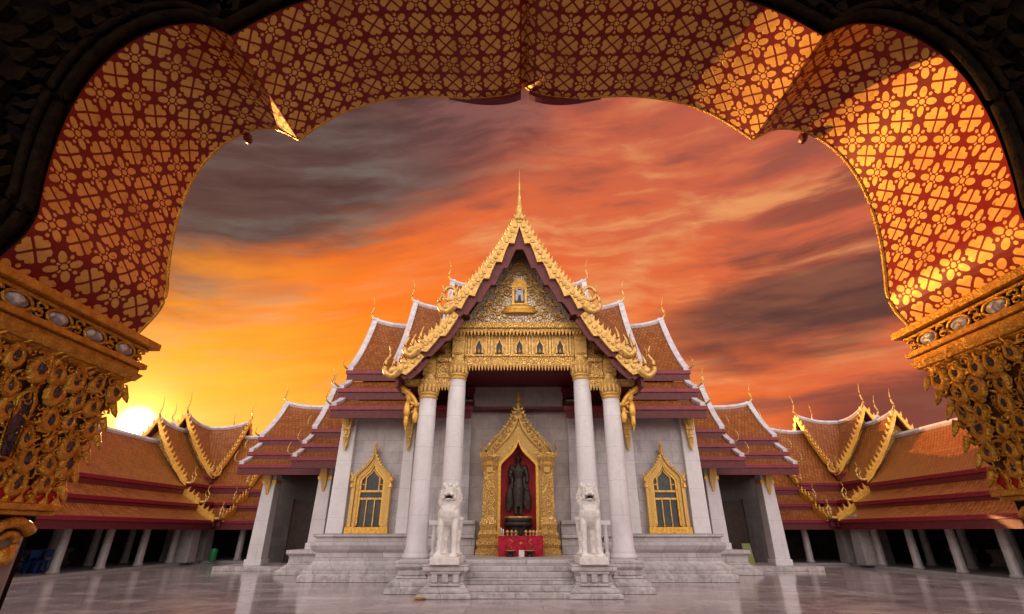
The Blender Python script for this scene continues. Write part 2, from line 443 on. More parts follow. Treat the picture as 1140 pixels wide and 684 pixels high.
        if parent is not None:
            o.parent = parent
            if loc is not None: o.location = loc
            elif parent.parent is None and parent.type == 'EMPTY' and not parent.get('local'): o.location = [-c for c in parent.location]
        elif loc is not None: o.location = loc
        if smooth: me.polygons.foreach_set('use_smooth', [True] * len(me.polygons))
        if remesh:
            md = o.modifiers.new('r', 'REMESH'); md.mode = 'VOXEL'; md.voxel_size = remesh; md.use_smooth_shade = True
            ms = o.modifiers.new('s', 'SMOOTH'); ms.factor = .5; ms.iterations = 1
        if bevel:
            md = o.modifiers.new('b', 'BEVEL'); md.width = bevel; md.segments = 2; md.limit_method = 'ANGLE'
        return o

def props(o, label, cat, group=None, kind=None):
    if label: o['label'] = label
    if cat: o['category'] = cat
    if group: o['group'] = group
    if kind: o['kind'] = kind
    return o
def thing(name, label, cat, loc=(0, 0, 0), group=None, local=False, rz=0):
    o = bpy.data.objects.new(name, None); COL.objects.link(o); o.location = loc; o.rotation_euler = (0, 0, rz)
    o.empty_display_size = .3
    if local: o['local'] = 1
    return props(o, label, cat, group)
def copy_tree(o, parent=None):
    c = o.copy(); COL.objects.link(c)
    if parent is not None: c.parent = parent
    for ch in [x for x in bpy.data.objects if x.parent == o]: copy_tree(ch, c)
    return c
def lerp(a, b, t): return a + (b - a) * t

# ------------------------------------------------------------------ ornament helpers
def horn(mb, base, pts, r0, r1, n=7, flat=1.0):
    """smooth tapering curve through pts (relative), e.g. a chofa finial"""
    P = [Vector(base) + Vector(p) for p in pts]; Q = []
    for i in range(len(P) - 1):
        a, b_, c_, d = P[max(i - 1, 0)], P[i], P[i + 1], P[min(i + 2, len(P) - 1)]
        for k in range(4):
            t = k / 4
            Q.append(.5 * ((2 * b_) + (c_ - a) * t + (2 * a - 5 * b_ + 4 * c_ - d) * t * t + (3 * b_ - a - 3 * c_ + d) * t ** 3))
    Q.append(P[-1])
    m = len(Q); mb.tube(Q, [lerp(r0, r1, (i / (m - 1)) ** .8) for i in range(m)], n, flat)
def kranok(mb, x, a, z, ta, tz, size, thick, axis):
    """flame leaf: base at (a,z), pointing along (ta,tz); flat in the plane at x"""
    na, nz = -tz, ta
    pl = [(-.28, 0), (-.34, .35), (-.12, .7), (.05, 1.25), (.16, .75), (.34, .4), (.28, 0)]
    poly = [(a + (p * na + q * ta) * size, z + (p * nz + q * tz) * size) for p, q in pl]
    mb.prism(poly, x - thick / 2, x + thick / 2, axis)

# ------------------------------------------------------------------ roofs
def slope_curve(ya, za, yb, zb, sag, n=6):
    return [(lerp(ya, yb, k / n), lerp(za, zb, k / n) - sag * 4 * (k / n) * (1 - k / n)) for k in range(n + 1)]
def roof(parent, T, tiers, lift=.25, ends=('white', 'white'), gable=True, name='roof', zx=None, chofa=1.5, uvo=0., sides=(-1, 1)):
    """ridge along local x; tiers = [(ya, za, yb, zb, x0, x1, sag)] measured from the ridge, mirrored to both sides"""
    tile, soff, fasc, tier_, fas2 = MB(T), MB(T), MB(T), MB(T), MB(T)
    for ti, (ya, za, yb, zb, x0, x1, sag) in enumerate(tiers):
        nx = max(2, int((x1 - x0) / .8))
        cv = slope_curve(ya, za, yb, zb, sag)
        for sgn in sides:
            V = []; UV = []; Vb = []
            L = 0
            for k, (y, z) in enumerate(cv):
                if k: L += sqrt((y - cv[k - 1][0]) ** 2 + (z - cv[k - 1][1]) ** 2)
                for i in range(nx + 1):
                    x = lerp(x0, x1, i / nx)
                    dz_ = 0
                    if ti == 0 and lift:
                        w = 0
                        if ends[0]: w = max(w, 1 - (x - x0) / 2.2)
                        if ends[1]: w = max(w, 1 - (x1 - x) / 2.2)
                        dz_ = lift * w * w * (1 - k / (len(cv) - 1)) if w > 0 else 0
                    V.append((x, sgn * y, z + dz_)); Vb.append((x, sgn * y, z + dz_ - .13)); UV.append((x + uvo, L))
            F = []
            for k in range(len(cv) - 1):
                for i in range(nx):
                    q = (k * (nx + 1) + i, (k + 1) * (nx + 1) + i, (k + 1) * (nx + 1) + i + 1, k * (nx + 1) + i + 1)
                    F.append(q if sgn < 0 else q[::-1])
            (tile if ti == 0 else tier_).add(V, F, UV); soff.add(Vb, F)
            if ti: tier_.cut()
            fasc.box(x0 - .02, x1 + .02, min(sgn * (yb - .06), sgn * (yb + .05)), max(sgn * (yb - .06), sgn * (yb + .05)), zb - .18, zb + .01)
            fasc.cut()
            fas2.box(x0 + .05, x1 - .05, min(sgn * (yb - .10), sgn * (yb + .0)), max(sgn * (yb - .10), sgn * (yb + .0)), zb - .52, zb - .185).cut()
            soff.cut()
    R = tile.build(name, M['tile'], parent)
    if tier_.f: tier_.build('roof_tier', M['tile'], parent)
    soff.build('soffit', M['soffit_red'], R); fasc.build('fascia', M['red'], R, bevel=.015); fas2.build('under_fascia', M['soffit_red'], R)
    # ridge cap
    t0 = tiers[0]; rc = MB(T); pts = []
    n = 24
    for i in range(n + 1):
        x = lerp(t0[4], t0[5], i / n); w = 0
        if ends[0]: w = max(w, 1 - (x - t0[4]) / 2.2)
        if ends[1]: w = max(w, 1 - (t0[5] - x) / 2.2)
        pts.append((x, 0, t0[1] + .05 + (lift * w * w if w > 0 else 0)))
    rc.tube(pts, .15, 6); rc.build('ridge_cap', M['white_trim'], R)
    for e, st in enumerate(ends):
        if not st: continue
        d = -1 if e == 0 else 1
        bb, hh = MB(T), MB(T)
        for ti, (ya, za, yb, zb, x0, x1, sag) in enumerate(tiers):
            xe = (x0, x1)[e]
            cv = slope_curve(ya, za + (lift if ti == 0 else 0), yb, zb, sag + (lift * .2 if ti == 0 else 0), 8)
            for sgn in sides:
                if st == 'white':
                    w = .30 if ti == 0 else .26
                    for (y0, z0), (y1, z1) in zip(cv, cv[1:]):
                        bb.add([(xe - d * w, sgn * y0, z0 + .02), (xe, sgn * y0, z0 + .02), (xe, sgn * y1, z1 + .02), (xe - d * w, sgn * y1, z1 + .02),
                                (xe - d * w, sgn * y0, z0 + .17), (xe, sgn * y0, z0 + .17), (xe, sgn * y1, z1 + .17), (xe - d * w, sgn * y1, z1 + .17)],
                               [(0, 3, 2, 1), (4, 5, 6, 7), (0, 1, 5, 4), (1, 2, 6, 5), (2, 3, 7, 6), (3, 0, 4, 7)])
                    bb.cut()
                    # gold-tipped tier finial turning up
                    horn(hh, (xe, sgn * yb, zb + .1), [(0, 0, 0), (d * .12, sgn * .22, .12), (d * .12, sgn * .22, .38), (d * .05, sgn * .12, .62)], .050, .008); hh.cut()
                else:
                    o_, i_ = [], []
                    for k, (y, z) in enumerate(cv):
                        o_.append((sgn * y, z + .16)); i_.append((sgn * y, z - .20 - .08 * abs(sin(k * 1.6))))
                    m = len(o_); V = []
                    for xx in (xe, xe + d * .12): V += [(xx, *p) for p in o_] + [(xx, *p) for p in i_]
                    F = []
                    for k in range(m - 1):
                        F += [(k, k + 1, m + k + 1, m + k), (2 * m + k, 3 * m + k, 3 * m + k + 1, 2 * m + k + 1),
                              (k, 2 * m + k, 2 * m + k + 1, k + 1), (m + k, m + k + 1, 3 * m + k + 1, 3 * m + k)]
                    F += [(0, m, 3 * m, 2 * m), (m - 1, 3 * m - 1, 4 * m - 1, 2 * m - 1)]
                    bb.add(V, F)
                    nf = max(2, int(sqrt((ya - yb) ** 2 + (za - zb) ** 2) / .34))
                    for q in range(1, nf):
                        t = q / nf * (len(cv) - 1); k = min(int(t), len(cv) - 2); u = t - k
                        y, z = lerp(cv[k][0], cv[k + 1][0], u), lerp(cv[k][1], cv[k + 1][1], u)
                        kranok(bb, xe + d * .06, sgn * y, z + .12, sgn * .35, .94, .26, .08, 'x')
                    bb.cut()
                    for s2 in (1, .66):
                        horn(hh, (xe + d * .06, sgn * yb, zb - .05), [(0, 0, 0), (0, sgn * .38 * s2, .05 * s2), (0, sgn * .50 * s2, .42 * s2), (0, sgn * .34 * s2, .70 * s2), (0, sgn * .42 * s2, .98 * s2)], .095 * s2, .012, 7)
                    hh.cut()
        bb.build('bargeboard', M['white_trim'] if st == 'white' else M['gold'], R)
        hh.build('eave_finial', M['gold_pale'], R, smooth=True)
        if chofa:
            c_ = MB(T); xe = (t0[4], t0[5])[e]; s_ = chofa / 1.5
            horn(c_, (xe, 0, t0[1] + lift + .08), [(-d * .1, 0, 0), (d * .14 * s_, 0, .34 * s_), (d * .04 * s_, 0, .75 * s_), (d * .05 * s_, 0, 1.12 * s_), (d * .18 * s_, 0, 1.6 * s_)], .080, .008)
            c_.build('roof_finial', M['gold_pale'], R, smooth=True)
        if gable:
            g_ = MB(T); xe = (t0[4], t0[5])[e] - d * .55
            yb, zb = tiers[0][2], tiers[0][3]
            g_.prism([(-yb + .05, zb - .25), (yb - .05, zb - .25), (0, t0[1] - .1)], xe - .05, xe + .05, 'x')
            g_.build('gable_board', M['gold_carved'], R)
    return R
for k_ in ('shade_gold', 'dark_recess'): M[k_].node_tree.nodes['Principled BSDF'].inputs['Specular IOR Level'].default_value = .12
def RT(x, y, z, deg): return Matrix.Translation((x, y, z)) @ Matrix.Rotation(radians(deg), 4, 'Z')

# ================================================================== SETTING
g = MB().add([(-160, -60, 0), (160, -60, 0), (160, 260, 0), (-160, 260, 0)], [(0, 1, 2, 3)]).build('courtyard_ground', M['floor'])
props(g, None, None, kind='structure')

# ================================================================== TEMPLE
temple = thing('temple', 'white marble Thai temple hall with tiered orange roofs and a golden gable', 'temple', (0, 22.3, 0))
W = MB()
W.box(-7.5, 7.5, 22.3, 29.7, 0, 6.74); W.box(-7.4, 7.4, 24.0, 28.0, 6.87, 8.6)
wall = W.build('wall', M['wall'], temple)
# porch back wall, colour lightened for floor bounce; wing walls coloured dark for shade
MB().box(-3.45, 3.45, 22.2, 22.298, .9, 8.0).build('porch_wall', M['porch_wall'], temple)
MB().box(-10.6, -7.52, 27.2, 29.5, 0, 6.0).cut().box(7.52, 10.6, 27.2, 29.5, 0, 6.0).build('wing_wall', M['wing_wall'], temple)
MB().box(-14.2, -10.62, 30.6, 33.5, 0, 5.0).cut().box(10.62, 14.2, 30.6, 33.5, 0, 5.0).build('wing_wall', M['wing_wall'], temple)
# doorways in the wing walls
for s in (-1, 1):
    dd = MB().box(s * 9.0 - .65, s * 9.0 + .65, 27.12, 27.198, 1.0, 4.0).build('wing_door', M['wood'], temple)
    MB().box(s * 9.0 - .8, s * 9.0 - .652, 27.05, 27.19, 1.0, 4.15).box(s * 9.0 + .652, s * 9.0 + .8, 27.05, 27.19, 1.0, 4.15).box(s * 9.0 - .8, s * 9.0 + .8, 27.05, 27.19, 4.152, 4.35).build('door_frame', M['gold'], dd)
    dd = MB().box(s * 12.4 - .7, s * 12.4 + .7, 30.5, 30.598, .2, 3.4).build('wing_door', M['wood'], temple)
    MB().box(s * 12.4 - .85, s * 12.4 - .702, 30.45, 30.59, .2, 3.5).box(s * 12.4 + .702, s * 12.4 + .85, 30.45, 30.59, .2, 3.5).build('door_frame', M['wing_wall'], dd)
# moulded plinth of the hall either side of the porch
prof = [(.72, 0), (.72, .22), (.60, .30), (.60, .52), (.42, .60), (.30, .74), (.30, 1.02), (.44, 1.12), (.50, 1.24), (.50, 1.36), (.36, 1.42), (.36, 1.56), (.46, 1.60), (.46, 1.70)]
P = MB()
for s in (-1, 1):
    P.stackbox(s * 5.85, 25.9, prof, 2.0, 3.75).cut()
P.build('plinth', M['base_marble'], temple, bevel=.015)
P = MB()
pr2 = [(.62, 0), (.62, .16), (.46, .26), (.30, .40), (.22, .48), (.22, .74), (.34, .84), (.34, 1.0)]
for s in (-1, 1): P.stackbox(s * 9.05, 27.0, pr2, 1.35, 1.55).cut()
P.build('wing_plinth', M['base_marble'], temple, bevel=.015)
MB().box(-15.2, -10.3, 27.3, 34, 0, .2).cut().box(10.3, 15.2, 27.3, 34, 0, .2).build('wing_floor', M['base_marble'], temple, bevel=.01)
# wall base mould behind the porch
P = MB()
for s in (-1, 1):
    x0, x1 = sorted((s * 1.75, s * 3.4))
    P.box(x0, x1, 21.6, 22.197, .95, 1.25).box(x0, x1, 21.75, 22.197, 1.25, 1.55).box(x0, x1, 21.62, 22.197, 1.55, 1.75).box(x0, x1, 21.82, 22.197, 1.75, 2.05).box(x0, x1, 21.7, 22.197, 2.05, 2.2).cut()
P.build('wall_moulding', M['base_marble'], temple, bevel=.02)

# pilasters on the hall front
for s in (-1, 1):
    for x, w in ((s * 7.62, .36), (s * 4.85, .25)):
        p_ = MB().frust(x - w, x + w, 22.05, 23.0, 1.7, x - w * .86, x + w * .86, 22.08, 23.0, 7.4).build('pilaster', M['marble'], temple, bevel=.03)
        b_ = MB()
        horn(b_, (x, 22.0, 5.4), [(0, .02, -.25), (0, -.10, .15), (0, -.05, .55), (0, -.35, .95), (0, -.75, 1.35)], .09, .16, 8)
        b_.frust(x - .10, x + .10, 21.86, 22.04, 5.35, x - .2, x + .2, 21.86, 22.04, 6.35).frust(x - .17, x + .17, 21.8, 22.04, 5.9, x - .24, x + .24, 21.7, 22.04, 6.6)
        b_.frust(x - .02, x + .02, 21.9, 22.0, 5.0, x - .11, x + .11, 21.86, 22.04, 5.35)
        b_.build('eave_bracket', M['gold_fine'], p_, smooth=False, bevel=.02)

# windows with golden ogee frames
def ogee(w, zs, zt, n=10, bulge=.12):
    """half outline from (w, zs) to (0, zt), right side"""
    out_ = []
    for k in range(n + 1):
        t = k / n
        x = w * (1 - t) ** 1.0 + bulge * sin(pi * t) * (1 - t) - .06 * w * sin(pi * t) * t * 2
        z = zs + (zt - zs) * (t ** 1.25 * .82 + .18 * t ** 5)
        out_.append((x, z))
    return out_
def arch_out(w, z0, zs, zt, cx=0, bulge=.12, n=10):
    r = [(w, z0), (w, zs * .5 + z0 * .5)] + ogee(w, zs, zt, n, bulge)
    l = [(-x, z) for x, z in r[:-1]][::-1]
    return [(cx + x, z) for x, z in r + l]
for s in (-1, 1):
    cx = s * 6.27
    fr = MB()
    fr.ring(arch_out(.68, 1.95, 3.85, 4.88, cx, .22), arch_out(.54, 1.95, 3.80, 4.55, cx, .15), 22.06, 22.298)
    fr.ring(arch_out(.84, 1.95, 3.75, 5.12, cx, .25), arch_out(.685, 1.95, 3.85, 4.88, cx, .22), 21.98, 22.25)
    wf = fr.build('window', M['gold_fine'], temple, bevel=.015)
    f2 = MB()
    f2.box(cx - .88, cx + .88, 21.90, 22.296, 1.71, 1.95)
    f2.ring(arch_out(.54, 1.96, 3.80, 4.55, cx, .15), arch_out(.46, 2.05, 3.76, 4.42, cx, .13), 22.10, 22.28)
    for x in (cx - .82, cx + .82):
        horn(f2, (x, 22.0, 3.75), [(0, 0, -.25), (0, 0, .1), ((x - cx) * .14, 0, .34)], .10, .02)
    for k in range(-5, 6):
        kranok(f2, 21.93, cx + k * .15, 1.74, 0, 1, .13, .08, 'y')
    r_ = ogee(.85, 3.75, 5.14, 14, .25)
    for sg in (-1, 1):
        for k in range(1, 13, 1):
            kranok(f2, 21.97, cx + sg * r_[k][0], r_[k][1] - .03, sg * .75, .66, .09, .08, 'y')
    f2.lathe([(.08, 4.92), (.10, 5.02), (.05, 5.12), (.075, 5.19), (.03, 5.30), (.01, 5.55)], cx, 22.02, 10)
    f2.build('window_frame', M['gold'], wf)
    gl = MB().prism([(cx - .52, 1.96), (cx + .52, 1.96), (cx + .52, 3.8), (cx + .48, 4.1), (cx, 4.5), (cx - .48, 4.1), (cx - .52, 3.8)], 22.20, 22.24)
    gl.build('pane', M['glass'], wf)
    ba = MB()
    for x in (-.17, .17): ba.box(cx + x - .022, cx + x + .022, 22.15, 22.19, 1.96, 3.05)
    for z in (3.05, 3.35): ba.box(cx - .5, cx + .5, 22.13, 22.197, z - .04, z + .04)
    ba.ring(arch_out(.30, 3.40, 3.9, 4.32, cx, .08), arch_out(.26, 3.40, 3.88, 4.24, cx, .08), 22.14, 22.19)
    for x in (-.30, .30): ba.box(cx + x - .02, cx + x + .02, 22.15, 22.19, 3.39, 4.2)
    for z in (3.62,): ba.box(cx - .5, cx - .31, 22.15, 22.19, z - .02, z + .02).box(cx + .31, cx + .5, 22.15, 22.19, z - .02, z + .02)
    ba.build('glazing_bar', M['gold_pale'], wf)

# --- side roofs, ridges running left to right
for s in (-1, 1):
    def X(a, b): return (min(s * a, s * b), max(s * a, s * b))
    T = RT(0, 26, 0, 0)
    e = ('white', None) if s < 0 else (None, 'white')
    roof(temple, T, [(0, 12.5, 3.0, 8.98, *X(2.0, 8.45), .30), (2.85, 8.45, 4.0, 7.80, *X(2.0, 8.35), .06), (3.85, 7.30, 5.0, 6.75, *X(2.0, 8.20), .05)], lift=.45, ends=e, chofa=1.4)
    roof(temple, T, [(0, 13.6, 3.1, 9.4, *X(1.6, 6.2), .30), ], lift=.5, ends=e, chofa=1.4)
    roof(temple, T, [(0, 15.0, 3.2, 10.5, *X(0, 4.1), .30), ], lift=.5, ends=e, chofa=1.4)
    # lower side wing
    T = RT(0, 28, 0, 0)
    roof(temple, T, [(0, 9.15, 2.0, 6.70, *X(7.0, 10.95), .2), (1.9, 6.32, 2.75, 5.82, *X(7.0, 11.0), .04), (2.65, 5.48, 3.5, 5.08, *X(7.0, 11.05), .03)], lift=.35, ends=e, chofa=1.1)
    # outer wing
    T = RT(0, 31, 0, 0)
    roof(temple, T, [(0, 8.95, 2.4, 6.72, *X(9.5, 15.0), .18), (2.3, 6.32, 3.25, 5.78, *X(9.5, 14.95), .04), (3.15, 5.45, 4.05, 5.02, *X(9.5, 14.9), .03)], lift=.3, ends=e, chofa=1.2)
    # square pillars of the wings with gold eave brackets
    for (x, y, z0, z1, w) in ((s * 9.65, 25.9, 1.0, 5.3, .36), (s * 13.5, 28.2, .2, 5.3, .38), (s * 8.25, 25.9, 1.0, 5.3, .3), (s * 11.2, 28.4, .2, 5.2, .3)):
        if w == .3 and abs(x) > 9: continue
        if w == .3: continue
        p_ = MB().frust(x - w, x + w, y - w, y + w, z0 + .3, x - w * .82, x + w * .82, y - w * .82, y + w * .82, z1).box(x - w - .06, x + w + .06, y - w - .06, y + w + .06, z0, z0 + .3).build('pillar', M['marble'], temple, bevel=.03)
        b_ = MB(); yb = y - w
        b_.frust(x - .05, x + .05, yb - .02, yb + .14, 3.6, x - .14, x + .14, yb - .12, yb + .14, 4.1).frust(x - .14, x + .14, yb - .12, yb + .14, 4.1, x - .18, x + .18, yb - .45, yb + .12, 4.9)
        b_.build('eave_bracket', M['gold_fine'], p_)
        MB().box(x - w * .84 - .05, x + w * .84 + .05, y - w * .84 - .05, y + w * .84 + .05, 4.15, 4.32).build('capital', M['gold'], p_)
    # lintels under eaves
    MB().box(*X(7.52, 10.3), 25.6, 26.1, 4.85, 5.4).cut().box(*X(10.62, 14.2), 28.0, 28.5, 4.75, 5.2).build('lintel', M['soffit_red'], temple)
    MB().box(*X(7.52, 10.4), 25.2, 29.4, 5.0, 5.1).cut().box(*X(10.65, 14.4), 27.8, 33.4, 4.8, 4.9).build('ceiling', M['soffit_red'], temple)
MB().box(-7.9, 7.9, 21.5, 30.2, 6.75, 6.85).build('eave_soffit', M['soffit_red'], temple)

# --- portico
MB().box(-3.9, 3.9, 18.1, 22.196, 0, .95).build('porch_floor', M['base_marble'], temple, bevel=.02)
st = MB(); ns = 6
for k in range(ns):
    st.box(-1.72, 1.72, 16.42 + k * .285, 18.098 if k == ns - 1 else 18.09, (k) * .95 / ns + (.0 if k == 0 else .001), (k + 1) * .95 / ns - .002)
st.build('step', M['base_marble'], temple, bevel=.018)
def shaft(x, z0, z1, r0, r1):
    mb = MB(); V = []
    n = 12
    mb.lathe([(r0 * 1.22, z0), (r0 * 1.22, z0 + .10), (r0 * 1.08, z0 + .16), (r0 * 1.12, z0 + .24), (r0 * 1.0, z0 + .32)] +
             [(lerp(r0, r1, t / 6), lerp(z0 + .32, z1, t / 6)) for t in range(1, 7)], x, 18.6, 28)
    return mb
for x, zt, cz in ((-3.5, 6.55, 8.0), (-2.4, 7.30, 9.55), (2.5, 7.30, 9.55), (3.6, 6.55, 8.0)):
    cpt = shaft(x, .95, zt, .37, .325).build('column', M['marble'], temple, smooth=True)
    cp = MB(); h = .85
    cp.lathe([(.34, zt - .12), (.37, zt - .08), (.34, zt - .04), (.33, zt), (.39, zt + .05), (.36, zt + .12), (.30, zt + .16), (.33, zt + .22), (.43, zt + .50), (.36, zt + .58), (.30, zt + .66), (.27, zt + .85)], x, 18.6, 24)
    for k in range(14):
        a = 2 * pi * k / 14
        for (r, z, q) in ((.36, zt + .14, .36), (.34, zt + .34, .34)):
            xx, yy = x + r * cos(a), 18.6 + r * sin(a)
            cp.ell((xx, yy, z + q * .4), (.075, .075, q * .55), n=8)
    cp.box(x - .24, x + .24, 18.37, 18.83, zt + .8, cz)
    for k in range(3):
        zz = lerp(zt + .95, cz - .12, k / 2)
        cp.lathe([(.27, zz - .06), (.33, zz), (.27, zz + .06)], x, 18.6, 16)
    cp.build('capital', M['gold_fine'], cpt)
# rear pilasters of the porch
for x in (-2.4, 2.5): MB().box(x - .3, x + .3, 22.0, 22.197, .95, 7.4).build('pilaster', M['wall'], temple, bevel=.02)
# entablature
E_ = MB()
E_.box(-2.12, 2.22, 18.42, 18.78, 7.78, 8.22)
E_.box(-2.12, 2.22, 18.36, 18.8, 8.12, 8.22)
E_.box(-2.7, 2.8, 18.30, 18.9, 9.16, 9.30); E_.box(-2.75, 2.85, 18.22, 18.92, 9.30, 9.44); E_.box(-2.6, 2.7, 18.28, 18.9, 9.44, 9.58)
for s, xo in ((-1, -3.5), (1, 3.6)):
    xi = -2.4 if s < 0 else 2.5
    x0, x1 = sorted((xi + s * .26, xo - s * .26))
    E_.box(x0, x1, 18.42, 18.78, 6.95, 7.25).box(x0, x1, 18.36, 18.8, 7.25, 7.34).box(x0, x1, 18.44, 18.76, 7.34, 7.9).box(x0, x1, 18.36, 18.8, 7.9, 8.06)
    x0, x1 = sorted((xo + s * .26, xo + s * .95))
    E_.box(x0, x1, 18.42, 18.78, 7.0, 7.2)
ent = E_.build('entablature', M['gold_carved'], temple, bevel=.015)
FR = MB()
k = -2.05
while k < 2.16:
    FR.frust(k - .01, k + .01, 18.40, 18.44, 7.55, k - .055, k + .055, 18.36, 18.46, 7.78); k += .125
FR.cut()
for k in range(38):
    x = -2.6 + k * .142
    FR.frust(x - .01, x + .01, 18.26, 18.3, 8.98, x - .06, x + .06, 18.22, 18.30, 9.16)
FR.cut()
for s, xo in ((-1, -3.5), (1, 3.6)):
    xi = -2.4 if s < 0 else 2.5
    for k in range(5):
        x = lerp(xi + s * .32, xo - s * .32, k / 4); FR.frust(x - .01, x + .01, 18.4, 18.44, 6.75, x - .06, x + .06, 18.36, 18.46, 6.95)
    FR.cut()
FR.build('hanging_fringe', M['gold_pale'], ent)
# gallery of five little arched openings
fz = MB().box(-2.12, 2.22, 18.58, 18.72, 8.22, 9.16).build('frieze', M['gold_pale'], temple)
a_, d_, a2_ = MB(), MB(), MB()
for k in range(5):
    cx = .05 + (k - 2) * .82
    a_.ring(arch_out(.17, 8.30, 8.62, 9.0, cx, .03, 6), arch_out(.115, 8.30, 8.60, 8.90, cx, .02, 6), 18.46, 18.578)
    d_.prism(arch_out(.115, 8.30, 8.60, 8.88, cx, .02, 6), 18.52, 18.577)
    a_.lathe([(.035, 8.30), (.06, 8.36), (.03, 8.42), (.005, 8.5)], cx, 18.47, 8); a_.cut(); d_.cut()
for k in range(6):
    cx = .05 + (k - 2.5) * .82
    for o in (-.11, 0, .11): a2_.box(cx + o - .035, cx + o + .035, 18.5 - (.03 if o == 0 else 0), 18.578, 8.24, 9.14)
    a2_.cut()
a2_.build('mullion', M['gold_pale'], fz)
a_.build('small_arch', M['gold_pale'], fz); d_.build('opening', M['lacquer'], fz)
# tympanum with relief, framed by gold rails, and the central white figure panel
ty = MB().prism([(-2.35, 9.58), (2.45, 9.58), (2.2, 9.86), (.05, 13.3), (-2.1, 9.86)], 18.5, 18.62).build('tympanum', M['mirror_relief'], temple)
rl = MB()
for s in (-1, 1):
    for (o, w, y) in ((0, .10, 18.36), (.28, .13, 18.30)):
        a, b2 = (.05 + s * (2.42 + o), 9.62 - o * .2), (.05, 13.28 + o * 1.6)
        rl.prism([a, b2, (b2[0], b2[1] + w * 2.0), (a[0] + s * w * 1.4, a[1])], y, y + .16)
# scrolls of carved vines on the relief
for s in (-1, 1):
    for (x, z, r) in ((.62, 10.0, .22), (1.1, 9.95, .24), (1.6, 9.86, .17), (.85, 10.55, .2), (1.25, 10.4, .16), (.55, 11.0, .19), (.9, 11.0, .14), (.42, 11.6, .16), (.6, 11.4, .11), (.2, 12.0, .14), (.05, 12.35, .12)):
        pts = [(.05 + s * (x + r * (1 - t / 16) * cos(t * .75)), 18.46, z + r * (1 - t / 16) * sin(t * .75)) for t in range(14)]
        rl.tube(pts, [.045 - .0022 * t for t in range(14)], 6)
        for a in range(5): kranok(rl, 18.47, .05 + s * (x + r * cos(a * 1.25)), z + r * sin(a * 1.25), s * cos(a * 1.25), sin(a * 1.25), .12, .07, 'y')
rl.build('gable_frame', M['gold_fine'], ty)
em = MB()
em.box(-.26, .36, 18.40, 18.5, 10.42, 11.22); em.lathe([(.62, 10.02), (.74, 10.12), (.58, 10.2), (.66, 10.28), (.40, 10.4)], .05, 18.42, 20, 1, .25)
em.frust(-.36, .46, 18.38, 18.5, 11.22, -.1, .2, 18.4, 18.5, 11.62)
em.build('shrine_panel', M['gold'], ty)
e2_ = MB().box(-.16, .26, 18.37, 18.398, 10.5, 11.15)
e2_.build('figure_ground', M['lacquer'], ty)
e3_ = MB()
e3_.ell((-.07, 18.36, 10.75), (.07, .04, .22)).ell((.17, 18.36, 10.75), (.07, .04, .22)).ell((.05, 18.36, 10.95), (.17, .04, .13)).ell((-.08, 18.36, 11.07), (.07, .04, .06)).ell((.18, 18.36, 11.07), (.07, .04, .06))
e3_.build('figure', M['white_trim'], ty, smooth=True)
# side half gable infill
hg = MB()
for s in (-1, 1):
    xi, xo = (.05 + s * 2.45, .05 + s * 4.75)
    hg.prism([(xi, 8.06), (xo, 7.2), (xi, 9.5)] if s > 0 else [(xi, 8.06), (xi, 9.5), (xo, 7.2)], 18.66, 18.74)
    hg.box(*sorted((.05 + s * 2.7, .05 + s * 3.3)), 18.6, 18.7, 8.06, 8.5).cut()
hg.build('half_gable', M['gold_carved'], temple)
# porch ceiling
MB().box(-3.9, 4.0, 18.8, 22.19, 7.92, 8.0).build('ceiling', M['soffit_red'], temple)

